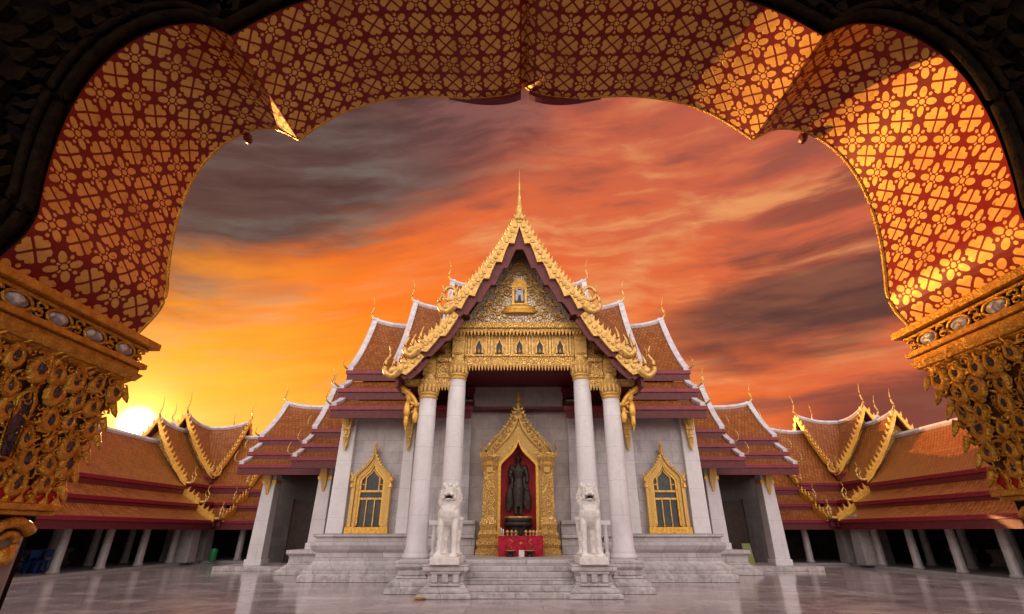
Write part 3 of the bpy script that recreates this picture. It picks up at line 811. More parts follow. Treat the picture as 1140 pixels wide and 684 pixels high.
# portico roof: ridge runs front to back
T = RT(.05, 17.4, 0, 90)     # local x -> world +y
pt = [(0, 13.95, 2.75, 9.75, 0, 9.5, .42), (2.5, 9.55, 4.02, 7.98, .12, 6.5, .14), (3.75, 7.90, 4.66, 7.22, .24, 5.0, .06)]
tile, soff, fasc = MB(T), MB(T), MB(T)
PR = roof(temple, T, pt, lift=0, ends=(None, None), gable=False)
def gcurve(ya, za, yb, zb, sag, n=40): return slope_curve(ya, za, yb, zb, sag, n)
bb, hh, red_, ins = MB(T), MB(T), MB(T), MB(T)
for ti, (ya, za, yb, zb, x0, x1, sag) in enumerate(pt):
    cv = gcurve(ya, za, yb, zb, sag, 44 if ti == 0 else 18)
    L = sqrt((ya - yb) ** 2 + (za - zb) ** 2)
    for s in (-1, 1):
        o_, i_, r_ = [], [], []
        m = len(cv)
        for k, (y, z) in enumerate(cv):
            t = k / (m - 1); ph = t * L / .95
            saw = (ph % 1.0)
            wv = .20 * (saw ** 1.5) if ti == 0 else .15 * saw
            nx_, nz_ = .78, .62
            o_.append((s * (y + .16 * nx_), z + .16 * nz_ + .04))
            d2 = .15 + wv * 1.15
            i_.append((s * max(y - d2 * nx_, .0), z - d2 * nz_))
            rw = .52 if ti == 0 else .40
            r_.append((s * max(y - rw * nx_ - wv * .6, .0), z - rw * nz_ - wv * .6))
        for mb, oo, ii, xa, xb in ((bb, o_, i_, x0 - .14, x0), (red_, o_, r_, x0 + .004, x0 + .09)):
            V = []
            for xx in (xa, xb): V += [(xx, *p) for p in oo] + [(xx, *p) for p in ii]
            F = []
            for k in range(m - 1):
                F += [(k, m + k, m + k + 1, k + 1), (2 * m + k, 2 * m + k + 1, 3 * m + k + 1, 3 * m + k), (k, k + 1, 2 * m + k + 1, 2 * m + k), (m + k, 3 * m + k, 3 * m + k + 1, m + k + 1)]
            F += [(0, 2 * m, 3 * m, m), (m - 1, 2 * m - 1, 4 * m - 1, 3 * m - 1)]
            mb.add(V, F)
        # crest of flame leaves
        nf = int(L / .21)
        for q in range(1, nf):
            k = int(q / nf * (m - 1)); y, z = cv[k]
            kranok(bb, x0 - .07, s * (y + .10), z + .14, s * .30, .95, .21 if ti == 0 else .20, .08, 'x')
        # raised scroll lumps along the board
        for q in range(int(L / .24)):
            k = int((q + .5) / int(L / .24) * (m - 1)); y, z = cv[k]
            bb.ell((x0 - .15, s * (y - .02), z + .0), (.05, .10, .10), n=8)
        # curled finials at the foot of each tier
        yb_, zb_ = s * (yb + .05), zb - .02
        A_ = 1.0 if ti != 1 else .85
        horn(hh, (x0 - .07, yb_, zb_), [(0, -s * .25, .15), (0, s * .05, -.12), (0, s * .34 * A_, .05), (0, s * .36 * A_, .42 * A_), (0, s * .20 * A_, .72 * A_), (0, s * .30 * A_, 1.08 * A_)], .17, .018, 8)
        horn(hh, (x0 - .09, yb_ - s * .12, zb_ + .12), [(0, 0, 0), (0, s * .16, .08), (0, s * .15, .36), (0, s * .04, .62)], .12, .018, 8)
        horn(hh, (x0 - .09, yb_ - s * .42, zb_ + .40), [(0, 0, 0), (0, s * .16, .08), (0, s * .15, .36), (0, s * .06, .66)], .11, .018, 8)
        hh.ell((x0 - .12, yb_ + s * .05, zb_ + .08), (.08, .17, .15), n=10)
        if ti == 0:
            hh.tube([(x0 - .1, s * (yb + .02 + .26 * cos(a)), zb + .62 + .30 * sin(a)) for a in [q * 2 * pi / 12 for q in range(13)]], .075, 6)
        bb.cut(); hh.cut(); red_.cut()
bb.build('bargeboard', M['gold_pale'], PR); hh.build('eave_finial', M['gold_pale'], PR, smooth=True); red_.build('red_barge_backing', M['soffit_red'], PR)
sp = MB().lathe([(.24, 13.85), (.28, 14.02), (.19, 14.2), (.14, 14.42), (.17, 14.52), (.10, 14.75), (.065, 15.0), (.085, 15.1), (.045, 15.3), (.035, 15.8), (.048, 15.9), (.024, 16.0), (.006, 16.7)], .05, 17.42, 12)
sp.build('roof_finial', M['gold_pale'], PR, smooth=True)
pur = MB()
for s in (-1, 1):
    for (x, z) in ((1.1, 11.55), (2.15, 10.0), (3.1, 8.55), (4.0, 7.6)):
        pur.box(.05 + s * x - .09, .05 + s * x + .09, 17.56, 19.2, z - .25, z - .05).cut()
pur.build('purlin', M['soffit_red'], PR)
# naga brackets beside the outer columns
for s, x in ((-1, -3.5), (1, 3.6)):
    nb = MB()
    horn(nb, (x + s * .3, 18.55, 5.55), [(0, 0, 0), (s * .16, -.1, .28), (s * .10, -.1, .62), (s * .32, -.15, .98), (s * .75, -.2, 1.3)], .05, .12, 8)
    horn(nb, (x + s * .3, 18.5, 6.2), [(0, 0, 0), (s * .26, -.05, .05), (s * .50, -.05, .3), (s * .42, -.05, .6)], .12, .03, 8)
    horn(nb, (x + s * .72, 18.4, 6.6), [(0, 0, 0), (-s * .02, 0, -.4), (s * .04, 0, -.9), (0, 0, -1.45)], .13, .015, 8)
    nb.ell((x + s * .74, 18.4, 6.0), (.13, .12, .36), n=10).ell((x + s * .74, 18.4, 5.6), (.09, .09, .30), n=10).ell((x + s * .42, 18.45, 5.75), (.12, .10, .26), n=10)
    for k in range(5): kranok(nb, 18.42, x + s * (.36 + .09 * k), 5.75 + k * .2, s * .9, -.4, .16, .08, 'y')
    nb.build('naga_bracket', M['gold'], temple, smooth=True)

# pedestals under the columns
pp = [(.36, 0), (.36, .14), (.26, .20), (.26, .30), (.10, .42), (.04, .50), (.04, .66), (.12, .74), (.12, .93)]
for s, xc in ((-1, -3.45), (1, 3.55)):
    P = MB().stackbox(xc, 18.3, pp, .42, .42)
    P.box(xc - .3, xc + .3, 17.80, 17.88, .50, .62)
    P.build('column_pedestal', M['base_marble'], temple, bevel=.02)
# balustrade between the columns
for s, xa, xb in ((-1, -3.12, -2.76), (1, 2.86, 3.22)):
    bl = MB().box(xa, xb, 18.5, 18.7, 2.0, 2.14)
    for x in (xa + .18,): bl.lathe([(.10, .95), (.10, 1.1), (.05, 1.2), (.09, 1.5), (.05, 1.85), (.09, 2.0)], x, 18.6, 10)
    bl.build('balustrade', M['marble'], temple)

# --- gold door shrine niche
nz = MB()
nz.ring(arch_out(1.10, 1.0, 4.55, 6.3, 0, .42, 16), arch_out(.80, 1.0, 4.35, 5.42, 0, .20, 16), 21.2, 22.19)
nz.ring(arch_out(1.32, 4.0, 4.75, 6.95, 0, .36, 16), arch_out(1.05, 4.0, 4.6, 6.25, 0, .36, 16), 21.05, 21.6)
nic = nz.build('shrine_niche', M['gold_fine'], temple, bevel=.02)
n2_ = MB()
for s in (-1, 1):
    n2_.stackbox(s * 1.2, 21.35, [(.22, .951), (.22, 1.12), (.14, 1.2), (.20, 1.32), (.20, 1.46), (.10, 1.55), (.16, 1.7), (.06, 1.85), (.10, 2.05), (.02, 2.3), (.0, 4.1), (.10, 4.3), (.04, 4.4), (.16, 4.62), (.16, 4.8)], .24, .24)
    horn(n2_, (s * 1.45, 21.2, 4.7), [(0, 0, 0), (s * .12, 0, .1), (s * .14, 0, .34), (s * .04, 0, .62)], .10, .015)
    r_ = ogee(1.32, 4.75, 6.95, 22, .36)
    for k in range(1, 21):
        kranok(n2_, 21.05, s * (r_[k][0] + .02), r_[k][1] - .02, s * .65, .76, .17, .12, 'y')
        if k % 2 == 0: n2_.ell((s * r_[k][0] * .88, 21.03, r_[k][1] - .12), (.10, .05, .10), n=8)
n3_ = MB()
n3_.lathe([(.10, 6.75), (.14, 6.9), (.07, 7.0), (.10, 7.1), (.02, 7.45)], 0, 21.2, 10)
n3_.build('spire_tip', M['gold_carved'], nic)
n2_.build('niche_pilaster', M['gold_carved'], nic, bevel=.01)
MB().ring(arch_out(.84, 1.0, 4.33, 5.48, 0, .20, 16), arch_out(.72, 1.0, 4.28, 5.25, 0, .17, 16), 21.1, 21.25).build('inner_frame', M['gold'], nic, bevel=.01)
MB().prism(arch_out(.80, .96, 4.35, 5.41, 0, .2, 16), 21.9, 22.0).build('red_panel', M['niche_red'], nic)

# ================================================================== standing statue
stt = thing('standing_statue', 'dark bronze standing figure in a flared robe inside the red niche', 'statue', (0, 21.55, .95), local=True)
fg = MB()
for s in (-1, 1):
    fg.tube([(s * .10, -.02, 1.42), (s * .11, 0, 1.9), (s * .13, 0, 2.5)], [.075, .10, .16], 12)
    fg.ell((s * .11, -.10, 1.44), (.075, .16, .05))
    fg.tube([(s * .46, .05, 1.62), (s * .40, .04, 2.0), (s * .28, .02, 2.7)], [.05, .16, .12], 12, .45, (0, 1, 0))
    fg.ell((s * .36, .04, 1.95), (.17, .05, .40), (0, s * -.18, 0)); fg.ell((s * .29, .02, 2.5), (.12, .06, .5))
    fg.ell((s * .28, 0, 3.28), (.13, .12, .13))
    fg.tube([(s * .31, 0, 3.28), (s * .38, -.02, 2.95), (s * .37, -.04, 2.70)], [.10, .085, .07], 10)
fg.ell((0, .07, 2.25), (.34, .045, .55)).ell((0, .07, 1.95), (.38, .04, .30))
fg.tube([(0, 0, 1.75), (0, 0, 2.2), (0, 0, 2.55), (0, 0, 2.85), (0, 0, 3.2), (0, 0, 3.38)], [.20, .25, .235, .20, .27, .14], 16, .55, (0, 1, 0))
fg.tube([(0, 0, 3.30), (0, 0, 3.52)], [.085, .08], 12)
fg.ell((0, -.01, 3.64), (.125, .135, .165)).ell((0, .02, 3.80), (.085, .085, .08)).tube([(0, .02, 3.84), (0, .02, 3.96)], [.03, .008], 8)
fg.ell((0, -.14, 3.62), (.022, .03, .04), n=8)
for s in (-1, 1): fg.ell((s * .13, 0, 3.61), (.02, .03, .07), n=8)
# left arm raised with open palm, right arm hanging with open palm
fg.tube([(-.37, -.04, 2.70), (-.33, -.26, 2.86), (-.31, -.30, 2.98)], [.07, .055, .045], 10)
fg.ell((-.31, -.31, 3.05), (.055, .025, .065)); fg.ell((.38, -.05, 2.55), (.05, .03, .07))
for k, l in enumerate((.07, .09, .085, .065)):
    fx = -.31 - .045 + k * .03
    fg.tube([(fx, -.31, 3.09), (fx, -.32, 3.11 + l)], [.014, .011], 6)
    fx = .38 - .045 + k * .03
    fg.tube([(fx, -.05, 2.50), (fx, -.07, 2.48 - l)], [.014, .011], 6)
fg.tube([(-.265, -.31, 3.03), (-.23, -.32, 3.09)], [.016, .012], 6); fg.tube([(.335, -.05, 2.56), (.31, -.07, 2.50)], [.016, .012], 6)
fg.build('figure', M['bronze'], stt, remesh=.018)
pd = MB().lathe([(.62, 0.30), (.62, .45), (.56, .52), (.60, .62), (.50, .72), (.42, .84), (.44, .98), (.54, 1.08), (.52, 1.18), (.56, 1.24), (.56, 1.34), (.5, 1.38)], 0, 0, 28, 1, .6)
pd.box(-.62, .62, -.36, .36, 0, .30)
for k in range(18):
    a = 2 * pi * k / 18; pd.ell((.52 * cos(a), .31 * sin(a), 1.10), (.06, .06, .11), n=8)
pd.build('pedestal', M['bronze'], stt, smooth=False, bevel=.01)
MB().lathe([(.57, 1.33), (.585, 1.36), (.57, 1.39)], 0, 0, 28, 1, .6).build('gold_rim', M['gold_pale'], stt)

# ================================================================== altar and offerings
alt = thing('altar', 'low altar draped in red cloth below the niche', 'altar', (.09, 20.35, .95), local=True)
al = MB().box(-.84, .84, -.28, .30, .02, .66)
for k in range(24):
    x = -.82 + k * .0713; al.tube([(x, -.285, .01), (x + .01, -.288, .3), (x, -.284, .64)], [.022, .014, .008], 6)
al.build('altar_cloth', M['cloth'], alt, bevel=.02)
MB().box(-.86, .86, -.30, .32, .661, .69).build('table_top', M['cloth'], alt, bevel=.01)
em = MB(); em.tube([(-.06, -.30, .42), (0, -.305, .50), (.06, -.30, .42)], .012, 6); em.ell((0, -.30, .44), (.035, .01, .05), n=8)
for s in (-1, 1): em.cut().tube([(s * .33, -.30, .28), (s * .40, -.305, .40), (s * .30, -.302, .50), (s * .42, -.3, .58)], .012, 6)
em.build('embroidery', M['gold_pale'], alt)
for i, x in enumerate((-.74, -.66, .60)):
    t_ = thing('candle', ['tall white candle leftmost on the red altar', 'white candle second from the left on the red altar', 'white candle at the right end of the red altar'][i], 'candle', (.09 + x, 20.25, 1.64), 'candles on the altar', True)
    MB().lathe([(.028, 0), (.028, .26 - .05 * i), (.018, .28 - .05 * i)], 0, 0, 10).build('wax', M['white'], t_, smooth=True)
    MB().lathe([(.06, 0), (.055, .02), (.03, .035)], 0, 0, 10).build('holder', M['gold'], t_)
for i, x in enumerate((-.50, -.34, -.18, .20, .36, .48, .72)):
    lb = ['leftmost gold offering bowl, right of the two candles', 'second gold offering bowl from the left on the altar', 'gold offering bowl just left of the dark incense pot', 'gold offering bowl just right of the dark incense pot',
          'second gold offering bowl right of the incense pot', 'gold offering bowl just left of the right hand candle', 'gold offering bowl at the far right end of the altar'][i]
    o = MB().lathe([(.04, 0), (.045, .015), (.02, .05), (.03, .07), (.075, .13), (.08, .15), (.06, .15), (.045, .17), (.02, .20)], 0, 0, 14).build('offering_bowl', M['gold_pale'], None, smooth=True, loc=(.09 + x, 20.22, 1.641))
    props(o, lb, 'bowl', 'gold bowls on the altar')
o = MB().lathe([(.06, 0), (.09, .03), (.11, .12), (.10, .19), (.12, .21), (.09, .21)], 0, 0, 16).build('incense_pot', M['lacquer'], None, smooth=True, loc=(.09, 20.2, 1.641))
props(o, 'dark round incense pot in the middle of the altar top', 'pot')
bx = MB().box(-.10, .10, -.05, .05, 0, .22).build('offering_card', M['white'], None, bevel=.01, loc=(.12, 19.75, .952))
props(bx, 'small white card standing on the floor before the altar', 'card')
for i, x in enumerate((-.28, .42)):
    t_ = thing('offering_tray', ['black footed tray left of the white card', 'black footed tray right of the white card'][i], 'tray', (x, 19.85, .952), 'trays before the altar', True)
    MB().lathe([(.13, 0), (.10, .03), (.06, .08), (.10, .12), (.19, .16), (.20, .20), (.17, .20)], 0, 0, 18).build('bowl', M['lacquer'], t_, smooth=True)
    MB().lathe([(.195, .195), (.205, .205), (.195, .215)], 0, 0, 18).build('rim', M['gold'], t_)

# ================================================================== guardian lions
def lion_mb():
    b = MB()
    for s in (-1, 1):
        b.tube([(s * .235, -.34, .10), (s * .225, -.32, .45), (s * .22, -.28, .85), (s * .19, -.16, 1.25)], [.085, .082, .105, .16], 14)
        b.ell((s * .24, -.41, .06), (.11, .18, .07))
        for k in (-1, 0, 1): b.ell((s * .24 + k * .065, -.55, .05), (.036, .065, .05), n=8)
        b.ell((s * .19, -.20, 1.18), (.15, .19, .24)); b.ell((s * .20, -.12, 2.07), (.055, .06, .09))
        b.tube([(s * .20, .98, .10), (s * .20, .90, .42), (s * .19, .98, .72), (s * .17, .85, 1.1)], [.085, .09, .13, .20], 14)
        b.ell((s * .21, .90, .06), (.11, .18, .07))
        b.ell((s * .09, -.44, 1.89), (.045, .045, .04)); b.ell((s * .115, -.41, 1.965), (.085, .05, .03), (0, s * -.3, 0))
        b.ell((s * .095, -.47, 1.77), (.085, .09, .05)); b.ell((s * .17, -.33, 1.68), (.07, .12, .10))
    b.ell((0, -.22, 1.20), (.26, .27, .38)); b.ell((0, .30, 1.15), (.25, .62, .29)); b.ell((0, .82, 1.10), (.25, .28, .29))
    b.ell((0, -.16, 1.52), (.26, .26, .28)); b.ell((0, -.14, 1.84), (.22, .25, .22))
    b.ell((0, -.42, 1.80), (.14, .16, .07)); b.ell((0, -.54, 1.83), (.05, .045, .035)); b.ell((0, -.39, 1.60), (.12, .14, .04), (-.22, 0, 0))
    for k in (-1, 1): b.tube([(k * .07, -.54, 1.76), (k * .07, -.545, 1.70)], [.018, .006], 6)
    for r, zc, yy, nn, sz in ((.31, 1.80, -.06, 17, .072), (.35, 1.68, .06, 17, .08)):
        for k in range(nn):
            a = -pi * .32 + k * (pi * 1.64) / (nn - 1)
            b.ell((r * cos(a) * .92, yy - .02 * cos(a), zc + r * .84 * sin(a)), (sz, sz * .9, sz), n=8)
    for k in range(9):
        a = pi + (k + .5) * pi / 9; b.ell((.31 * cos(a), -.18, 1.60 + .26 * sin(a)), (.07, .07, .09), n=8)
    for k in range(7): b.ell((0, -.30 + k * .09, 2.05 + .05 * sin(k * .55) - k * .012), (.085, .065, .08), n=8)
    for k in range(5): b.ell(((k - 2) * .10, -.36 - .03 * cos((k - 2)), 1.38 - .05 * cos((k - 2) * .8)), (.05, .045, .08), n=8)
    b.tube([(0, 1.05, 1.25), (0, 1.22, 1.45), (0, 1.15, 1.75), (0, 1.0, 1.95), (0, 1.06, 2.15)], [.06, .07, .09, .12, .02], 10)
    b.box(-.36, .36, -.62, 1.12, -.02, .05)
    return b
pl = [(.14, 0), (.14, .10), (.08, .14), (.08, .21), (-.02, .27), (-.10, .36), (-.12, .44), (-.12, .60), (-.04, .68), (.02, .72), (.02, .88)]
lion0 = None
for i, s in enumerate((-1, 1)):
    cx = -2.18 if s < 0 else 2.27
    pdst = thing('lion_pedestal', ['white marble waisted pedestal left of the steps, an orange cloth at its foot', 'white marble waisted pedestal right of the steps'][i], 'pedestal', (cx, 17.15, 0), 'lion pedestals flanking the steps', True)
    MB().stackbox(0, 0, pl, .66 if True else 0, .72).build('pedestal_body', M['base_marble'], pdst, bevel=.02)
    pn = MB()
    for x in (-.32, 0, .32): pn.box(x - .09, x + .09, -.70, -.58, .40, .64).cut()
    pn.box(-.45, .45, -.72, -.58, .33, .39).box(-.45, .45, -.72, -.58, .645, .69)
    pn.build('carved_panel', M['base_marble'], pdst, bevel=.012)
    if i == 0:
        L_ = thing('guardian_lion', 'white stone guardian lion sitting left of the steps, mouth open', 'statue', (cx - .03, 17.0, .882), 'guardian lions flanking the steps', True)
        MB().box(-.44, .44, -.70, 1.18, 0, .20).build('statue_base', M['statue_marble'], L_, bevel=.02)
        b = lion_mb().build('lion_body', M['statue_marble'], L_, remesh=.018, loc=(0, 0, .22))
        MB().ell((0, -.44, 1.68), (.09, .075, .04)).build('mouth', M['dark_recess'], L_, loc=(0, 0, .22))
        lion0 = L_
    else:
        L_ = copy_tree(lion0); L_.location = (cx, 17.0, .882)
        L_['label'] = 'white stone guardian lion sitting right of the steps, mouth open'
o = MB().ell((0, 0, .03), (.17, .08, .035)).ell((.10, .03, .03), (.09, .06, .03)).build('orange_cloth', mat('orange_cloth', (.45, .2, .04), .9, 0, (.3, .12, .03), 12, .6, 20), None, smooth=True, loc=(-2.85, 16.22, 0))
props(o, 'crumpled orange cloth on the ground by the left lion pedestal', 'cloth')

# ================================================================== CLOISTER GALLERIES
def gallery(s, xr, Yc, colx, coly, label):
    """L shaped cloister; s = side, xr = ridge distance from centre, Yc = y of the far corner ridge"""
    G = thing('cloister_gallery', label, 'gallery', (s * colx, 20, 0), 'cloister galleries either side of the courtyard')
    hw = [(0, 7.15, 3.0, 4.35, .22), (2.9, 3.95, 4.1, 3.32, .05), (4.0, 3.02, 5.15, 2.40, .05)]
    def tiers(a, x0, x1, dzz=0, only=None): return [(ya, za + dzz, yb, zb + dzz, x0, x1, sg) for (ya, za, yb, zb, sg) in (hw if only is None else only)]
    t2 = [(0, 8.3, 3.0, 4.62, .30), (2.9, 4.15, 4.15, 3.50, .05), (4.05, 3.2, 5.3, 2.55, .05)]
    t1 = [(0, 9.0, 3.0, 5.30, .26)]
    TL = RT(s * xr, 0, 0, 90)   # local x -> +y, local y -> -x
    roof(G, TL, tiers(0, -8, Yc - 5.0), lift=0, ends=(None, None), gable=False)
    roof(G, TL, tiers(0, Yc - 5.6, Yc + 1, 0, t2), lift=.3, ends=('gold', None), chofa=1.3)
    roof(G, TL, tiers(0, Yc - 3.0, Yc + 3.0, 0, t1), lift=.45, ends=('gold', 'gold'), chofa=1.5)
    TB = RT(0, Yc, 0, 0)
    def X(a, b): return (min(s * a, s * b), max(s * a, s * b))
    e = (None, 'gold') if s < 0 else ('gold', None)
    roof(G, TB, tiers(0, *X(8, xr - 5.0)), lift=0, ends=(None, None), gable=False)
    roof(G, TB, tiers(0, *X(xr - 5.6, xr + 1), 0, t2), lift=.3, ends=e, chofa=1.3)
    roof(G, TB, tiers(0, *X(xr - 3.0, xr + 3.0), 0, t1), lift=.45, ends=('gold', 'gold'), chofa=1.5)
    # outer walls, floor, ceiling
    wl = MB().box(*X(xr + 2.6, xr + 2.9), -8, Yc + 2.9, 0, 4.3).cut().box(*X(8, xr + 2.9), Yc + 2.6, Yc + 2.9, 0, 4.3)
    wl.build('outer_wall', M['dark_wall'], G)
    yi = Yc - (xr - colx)
    MB().box(*X(colx - .25, xr + 2.59), -8, Yc + 2.59, 0, .13).cut().box(*X(8, colx - .26), yi - .25, Yc + 2.59, 0, .13).build('gallery_floor', M['pillar'], G)
    MB().box(*X(colx - .3, xr + 2.58), -7.9, Yc + 2.5, 2.62, 2.7).build('ceiling', M['wood'], G)
    MB().box(*X(8, colx - .31), yi - .3, Yc + 2.5, 2.62, 2.7).build('ceiling', M['wood'], G)
    MB().box(*X(colx - .14, colx + .14), -8, yi - .3, 2.32, 2.6).build('beam', M['wood'], G)
    MB().box(*X(8, colx - .31), yi - .14, yi + .14, 2.32, 2.6).build('beam', M['wood'], G)
    # columns
    cm = MB().lathe([(.24, 0), (.24, .10), (.19, .16), (.185, 1.2), (.165, 2.05), (.20, 2.12), (.21, 2.2)], 0, 0, 16)
    first = None
    ys = [coly + 2.55 * k for k in range(-7, 5) if coly + 2.55 * k < yi - 1.0]
    pts = [(s * colx, y) for y in ys] + [(s * (colx + 2.6), y) for y in ys] + [(s * (colx - 2.4 * k), yi) for k in range(1, 4)]
    for (x, y) in pts:
        l = (x - G.location[0], y - G.location[1], .13)
        if first is None: first = cm.build('column', M['pillar'], G, smooth=True, loc=l); c_ = first
        else:
            c_ = first.copy(); COL.objects.link(c_); c_.location = l
    # corner piers
    for (x, y, w) in ((colx, yi, .42), (colx - .3, yi - 2.0, .42), (colx + 1.6, yi - .6, .3)):
        MB().frust(s * x - w, s * x + w, y - w, y + w, .13, s * x - w * .85, s * x + w * .85, y - w * .85, y + w * .85, 2.62).build('corner_pier', M['pillar'], G, bevel=.02)
    return G
GL = gallery(-1, 24.0, 38.2, 20.0, 23.7, 'left cloister gallery with tiled roof, the sun setting above its ridge')
GR = gallery(1, 23.6, 36.0, 19.4, 24.05, 'right cloister gallery with tiled roof and golden corner gables')

# seated statues along the outer gallery walls
sb = MB()
sb.ell((0, -.05, .16), (.48, .30, .15)).ell((0, .05, .55), (.24, .17, .34)).ell((0, .03, .80), (.30, .15, .14)).ell((0, .02, 1.12), (.12, .13, .15)).ell((0, .04, 1.27), (.07, .07, .07)).tube([(0, .04, 1.3), (0, .04, 1.42)], [.03, .006], 8)
sb.tube([(0, .03, .85), (0, .03, 1.05)], .08, 10)
for q in (-1, 1):
    sb.tube([(q * .29, .03, .80), (q * .38, -.02, .50), (q * .26, -.26, .30), (q * .05, -.30, .30)], [.085, .07, .06, .05], 10)
    sb.ell((q * .36, -.12, .14), (.20, .20, .12))
seat0 = None; n = 0
names = {-1: ['nearest', 'second nearest', 'third nearest', 'fourth nearest'], 1: ['nearest', 'second nearest', 'third nearest', 'fourth nearest']}
for s in (-1, 1):
    for k in range(4):
        x, y = (-25.6, 22.5 + 2.55 * k) if s < 0 else (25.0, 22.9 + 2.55 * k)
        if s < 0 and k == 0: pass
        lb = '%s of the four seated bronze statues in the %s gallery' % (names[s][k], 'left' if s < 0 else 'right')
        if seat0 is None:
            seat0 = thing('seated_statue', lb, 'statue', (x, y, .13), 'seated statues along the galleries', True, pi / 2 * (1 if s < 0 else -1))
            sb.build('figure', M['bronze'], seat0, remesh=.035, loc=(0, 0, .80))
            MB().stackbox(0, 0, [(.12, 0), (.12, .12), (.0, .2), (.0, .55), (.1, .65), (.1, .8)], .45, .33).build('pedestal', M['pillar'], seat0, bevel=.02)
        else:
            c_ = copy_tree(seat0); c_.location = (x, y, .13); c_.rotation_euler = (0, 0, pi / 2 * (1 if s < 0 else -1)); c_['label'] = lb

# blue plastic chairs in the left gallery
def chair():
    t_ = thing('plastic_chair', 'x', 'chair', (0, 0, 0), 'blue chairs in the left gallery', True)
    MB().box(-.22, .22, -.22, .22, .43, .47).build('seat', M['blue'], t_, bevel=.015)
    MB().box(-.22, .22, .19, .23, .60, .92).box(-.22, -.18, .19, .225, .47, .60).box(.18, .22, .19, .225, .47, .60).build('backrest', M['blue'], t_, bevel=.015)
    for x in (-.19, .19):
        for y in (-.19, .19): MB().frust(x * 1.15 - .02, x * 1.15 + .02, y * 1.15 - .02, y * 1.15 + .02, 0, x - .025, x + .025, y - .025, y + .025, .43).build('leg', M['blue'], t_)
    return t_
ch0 = chair(); q = 0
lbs = ['blue plastic chair between the first and second visible gallery columns, front left', 'blue plastic chair beside the one at front left, nearer the second column',
       'blue plastic chair behind the front pair in the left gallery', 'rearmost blue plastic chair in the left gallery', 'blue plastic chair half hidden beside the gold pillar on the left', 'blue plastic chair next to the half hidden one by the gold pillar']
for (x, y, r) in ((-21.0, 23.9, 1.6), (-21.0, 24.6, 1.5), (-21.8, 24.2, 1.7), (-21.8, 24.9, 1.5), (-20.7, 21.2, 1.6), (-20.7, 21.9, 1.5)):
    c_ = ch0 if q == 0 else copy_tree(ch0)
    c_.location = (x, y, .13); c_.rotation_euler = (0, 0, r); c_['label'] = lbs[q]; q += 1

bn_ = thing('litter_bin', 'small green bin by the far pier of the left gallery', 'bin', (-18.6, 33.2, .13), None, True)
MB().lathe([(.15, 0), (.18, .05), (.20, .55), (.21, .58)], 0, 0, 16).build('bin_body', M['green'], bn_, smooth=True)
MB().lathe([(.21, .58), (.22, .61), (.14, .68), (.04, .71)], 0, 0, 16).build('lid', M['green'], bn_, smooth=True)
bs = thing('folding_signboard', 'lime green folding board standing in the right wing porch', 'signboard', (12.3, 29.2, .2), None, True)
MB().add([(-.25, -.2, 0), (.25, -.2, 0), (.22, -.02, 1.0), (-.22, -.02, 1.0), (-.25, -.17, 0), (.25, -.17, 0), (.22, .01, 1.0), (-.22, .01, 1.0)], [(0, 3, 2, 1), (4, 5, 6, 7), (0, 1, 5, 4), (1, 2, 6, 5), (2, 3, 7, 6), (3, 0, 4, 7)]).build('front_panel', M['lime'], bs)
MB().add([(-.25, .2, 0), (.25, .2, 0), (.22, .04, 1.0), (-.22, .04, 1.0), (-.25, .17, 0), (.25, .17, 0), (.22, .015, 1.0), (-.22, .015, 1.0)], [(0, 3, 2, 1), (4, 5, 6, 7), (0, 1, 5, 4), (1, 2, 6, 5), (2, 3, 7, 6), (3, 0, 4, 7)]).build('rear_panel', M['lime'], bs)

# ================================================================== FOREGROUND GATE
GX = .05
gate = thing('gate_hall', 'ornate gate hall with lobed arch, its soffit red lacquer stencilled in gold', 'gate', (GX, 2.2, 0))
half = [(2.30, 2.76), (2.235, 2.86), (2.175, 2.98), (2.165, 3.09), (2.195, 3.22), (2.23, 3.40), (2.255, 3.60), (2.26, 3.80), (2.24, 3.98), (2.185, 4.15), (2.09, 4.29), (1.97, 4.38), (1.83, 4.405), (1.72, 4.375), (1.60, 4.30),
        (1.50, 4.41), (1.38, 4.52), (1.22, 4.62), (1.02, 4.69), (.78, 4.725), (.54, 4.715), (.38, 4.70), (.20, 4.72), (.08, 4.755), (.025, 4.80), (0, 4.83)]
def subdiv(h, cusps=((1.60, 4.30),)):
    """smooth Catmull-Rom through the lobes, sharp at the cusps"""
    idx = [0] + [h.index(c_) for c_ in cusps] + [len(h) - 1]; o = []
    for a, b in zip(idx, idx[1:]):
        seg = h[a:b + 1]
        for i in range(len(seg) - 1):
            p0, p1, p2, p3 = seg[max(i - 1, 0)], seg[i], seg[i + 1], seg[min(i + 2, len(seg) - 1)]
            for k in range(4):
                t = k / 4
                o.append(tuple(.5 * (2 * p1[j] + (p2[j] - p0[j]) * t + (2 * p0[j] - 5 * p1[j] + 4 * p2[j] - p3[j]) * t * t + (3 * p1[j] - p0[j] - 3 * p2[j] + p3[j]) * t ** 3) for j in (0, 1)))
    o.append(h[-1]); return o
hf = subdiv(half)
full = [(-x, z) for x, z in hf] + [(x, z) for x, z in hf[::-1][1:]]
YN, YF = 1.83, 2.60
def flare(p, t):   # t 0 near .. 1 far : near mouth a little wider
    k = 1 + (1 - t) * .035
    return (GX + p[0] * k, p[1] + (1 - t) * .02)
sf = MB(); V = []; UV = []; L = 0; nd = 8
for i, p in enumerate(full):
    if i: L += sqrt((p[0] - full[i - 1][0]) ** 2 + (p[1] - full[i - 1][1]) ** 2)
    for k in range(nd + 1):
        t = k / nd; x, z = flare(p, t); V.append((x, lerp(YN, YF, t), z)); UV.append((L, t * (YF - YN)))
F = [(i * (nd + 1) + k, i * (nd + 1) + k + 1, (i + 1) * (nd + 1) + k + 1, (i + 1) * (nd + 1) + k) for i in range(len(full) - 1) for k in range(nd)]
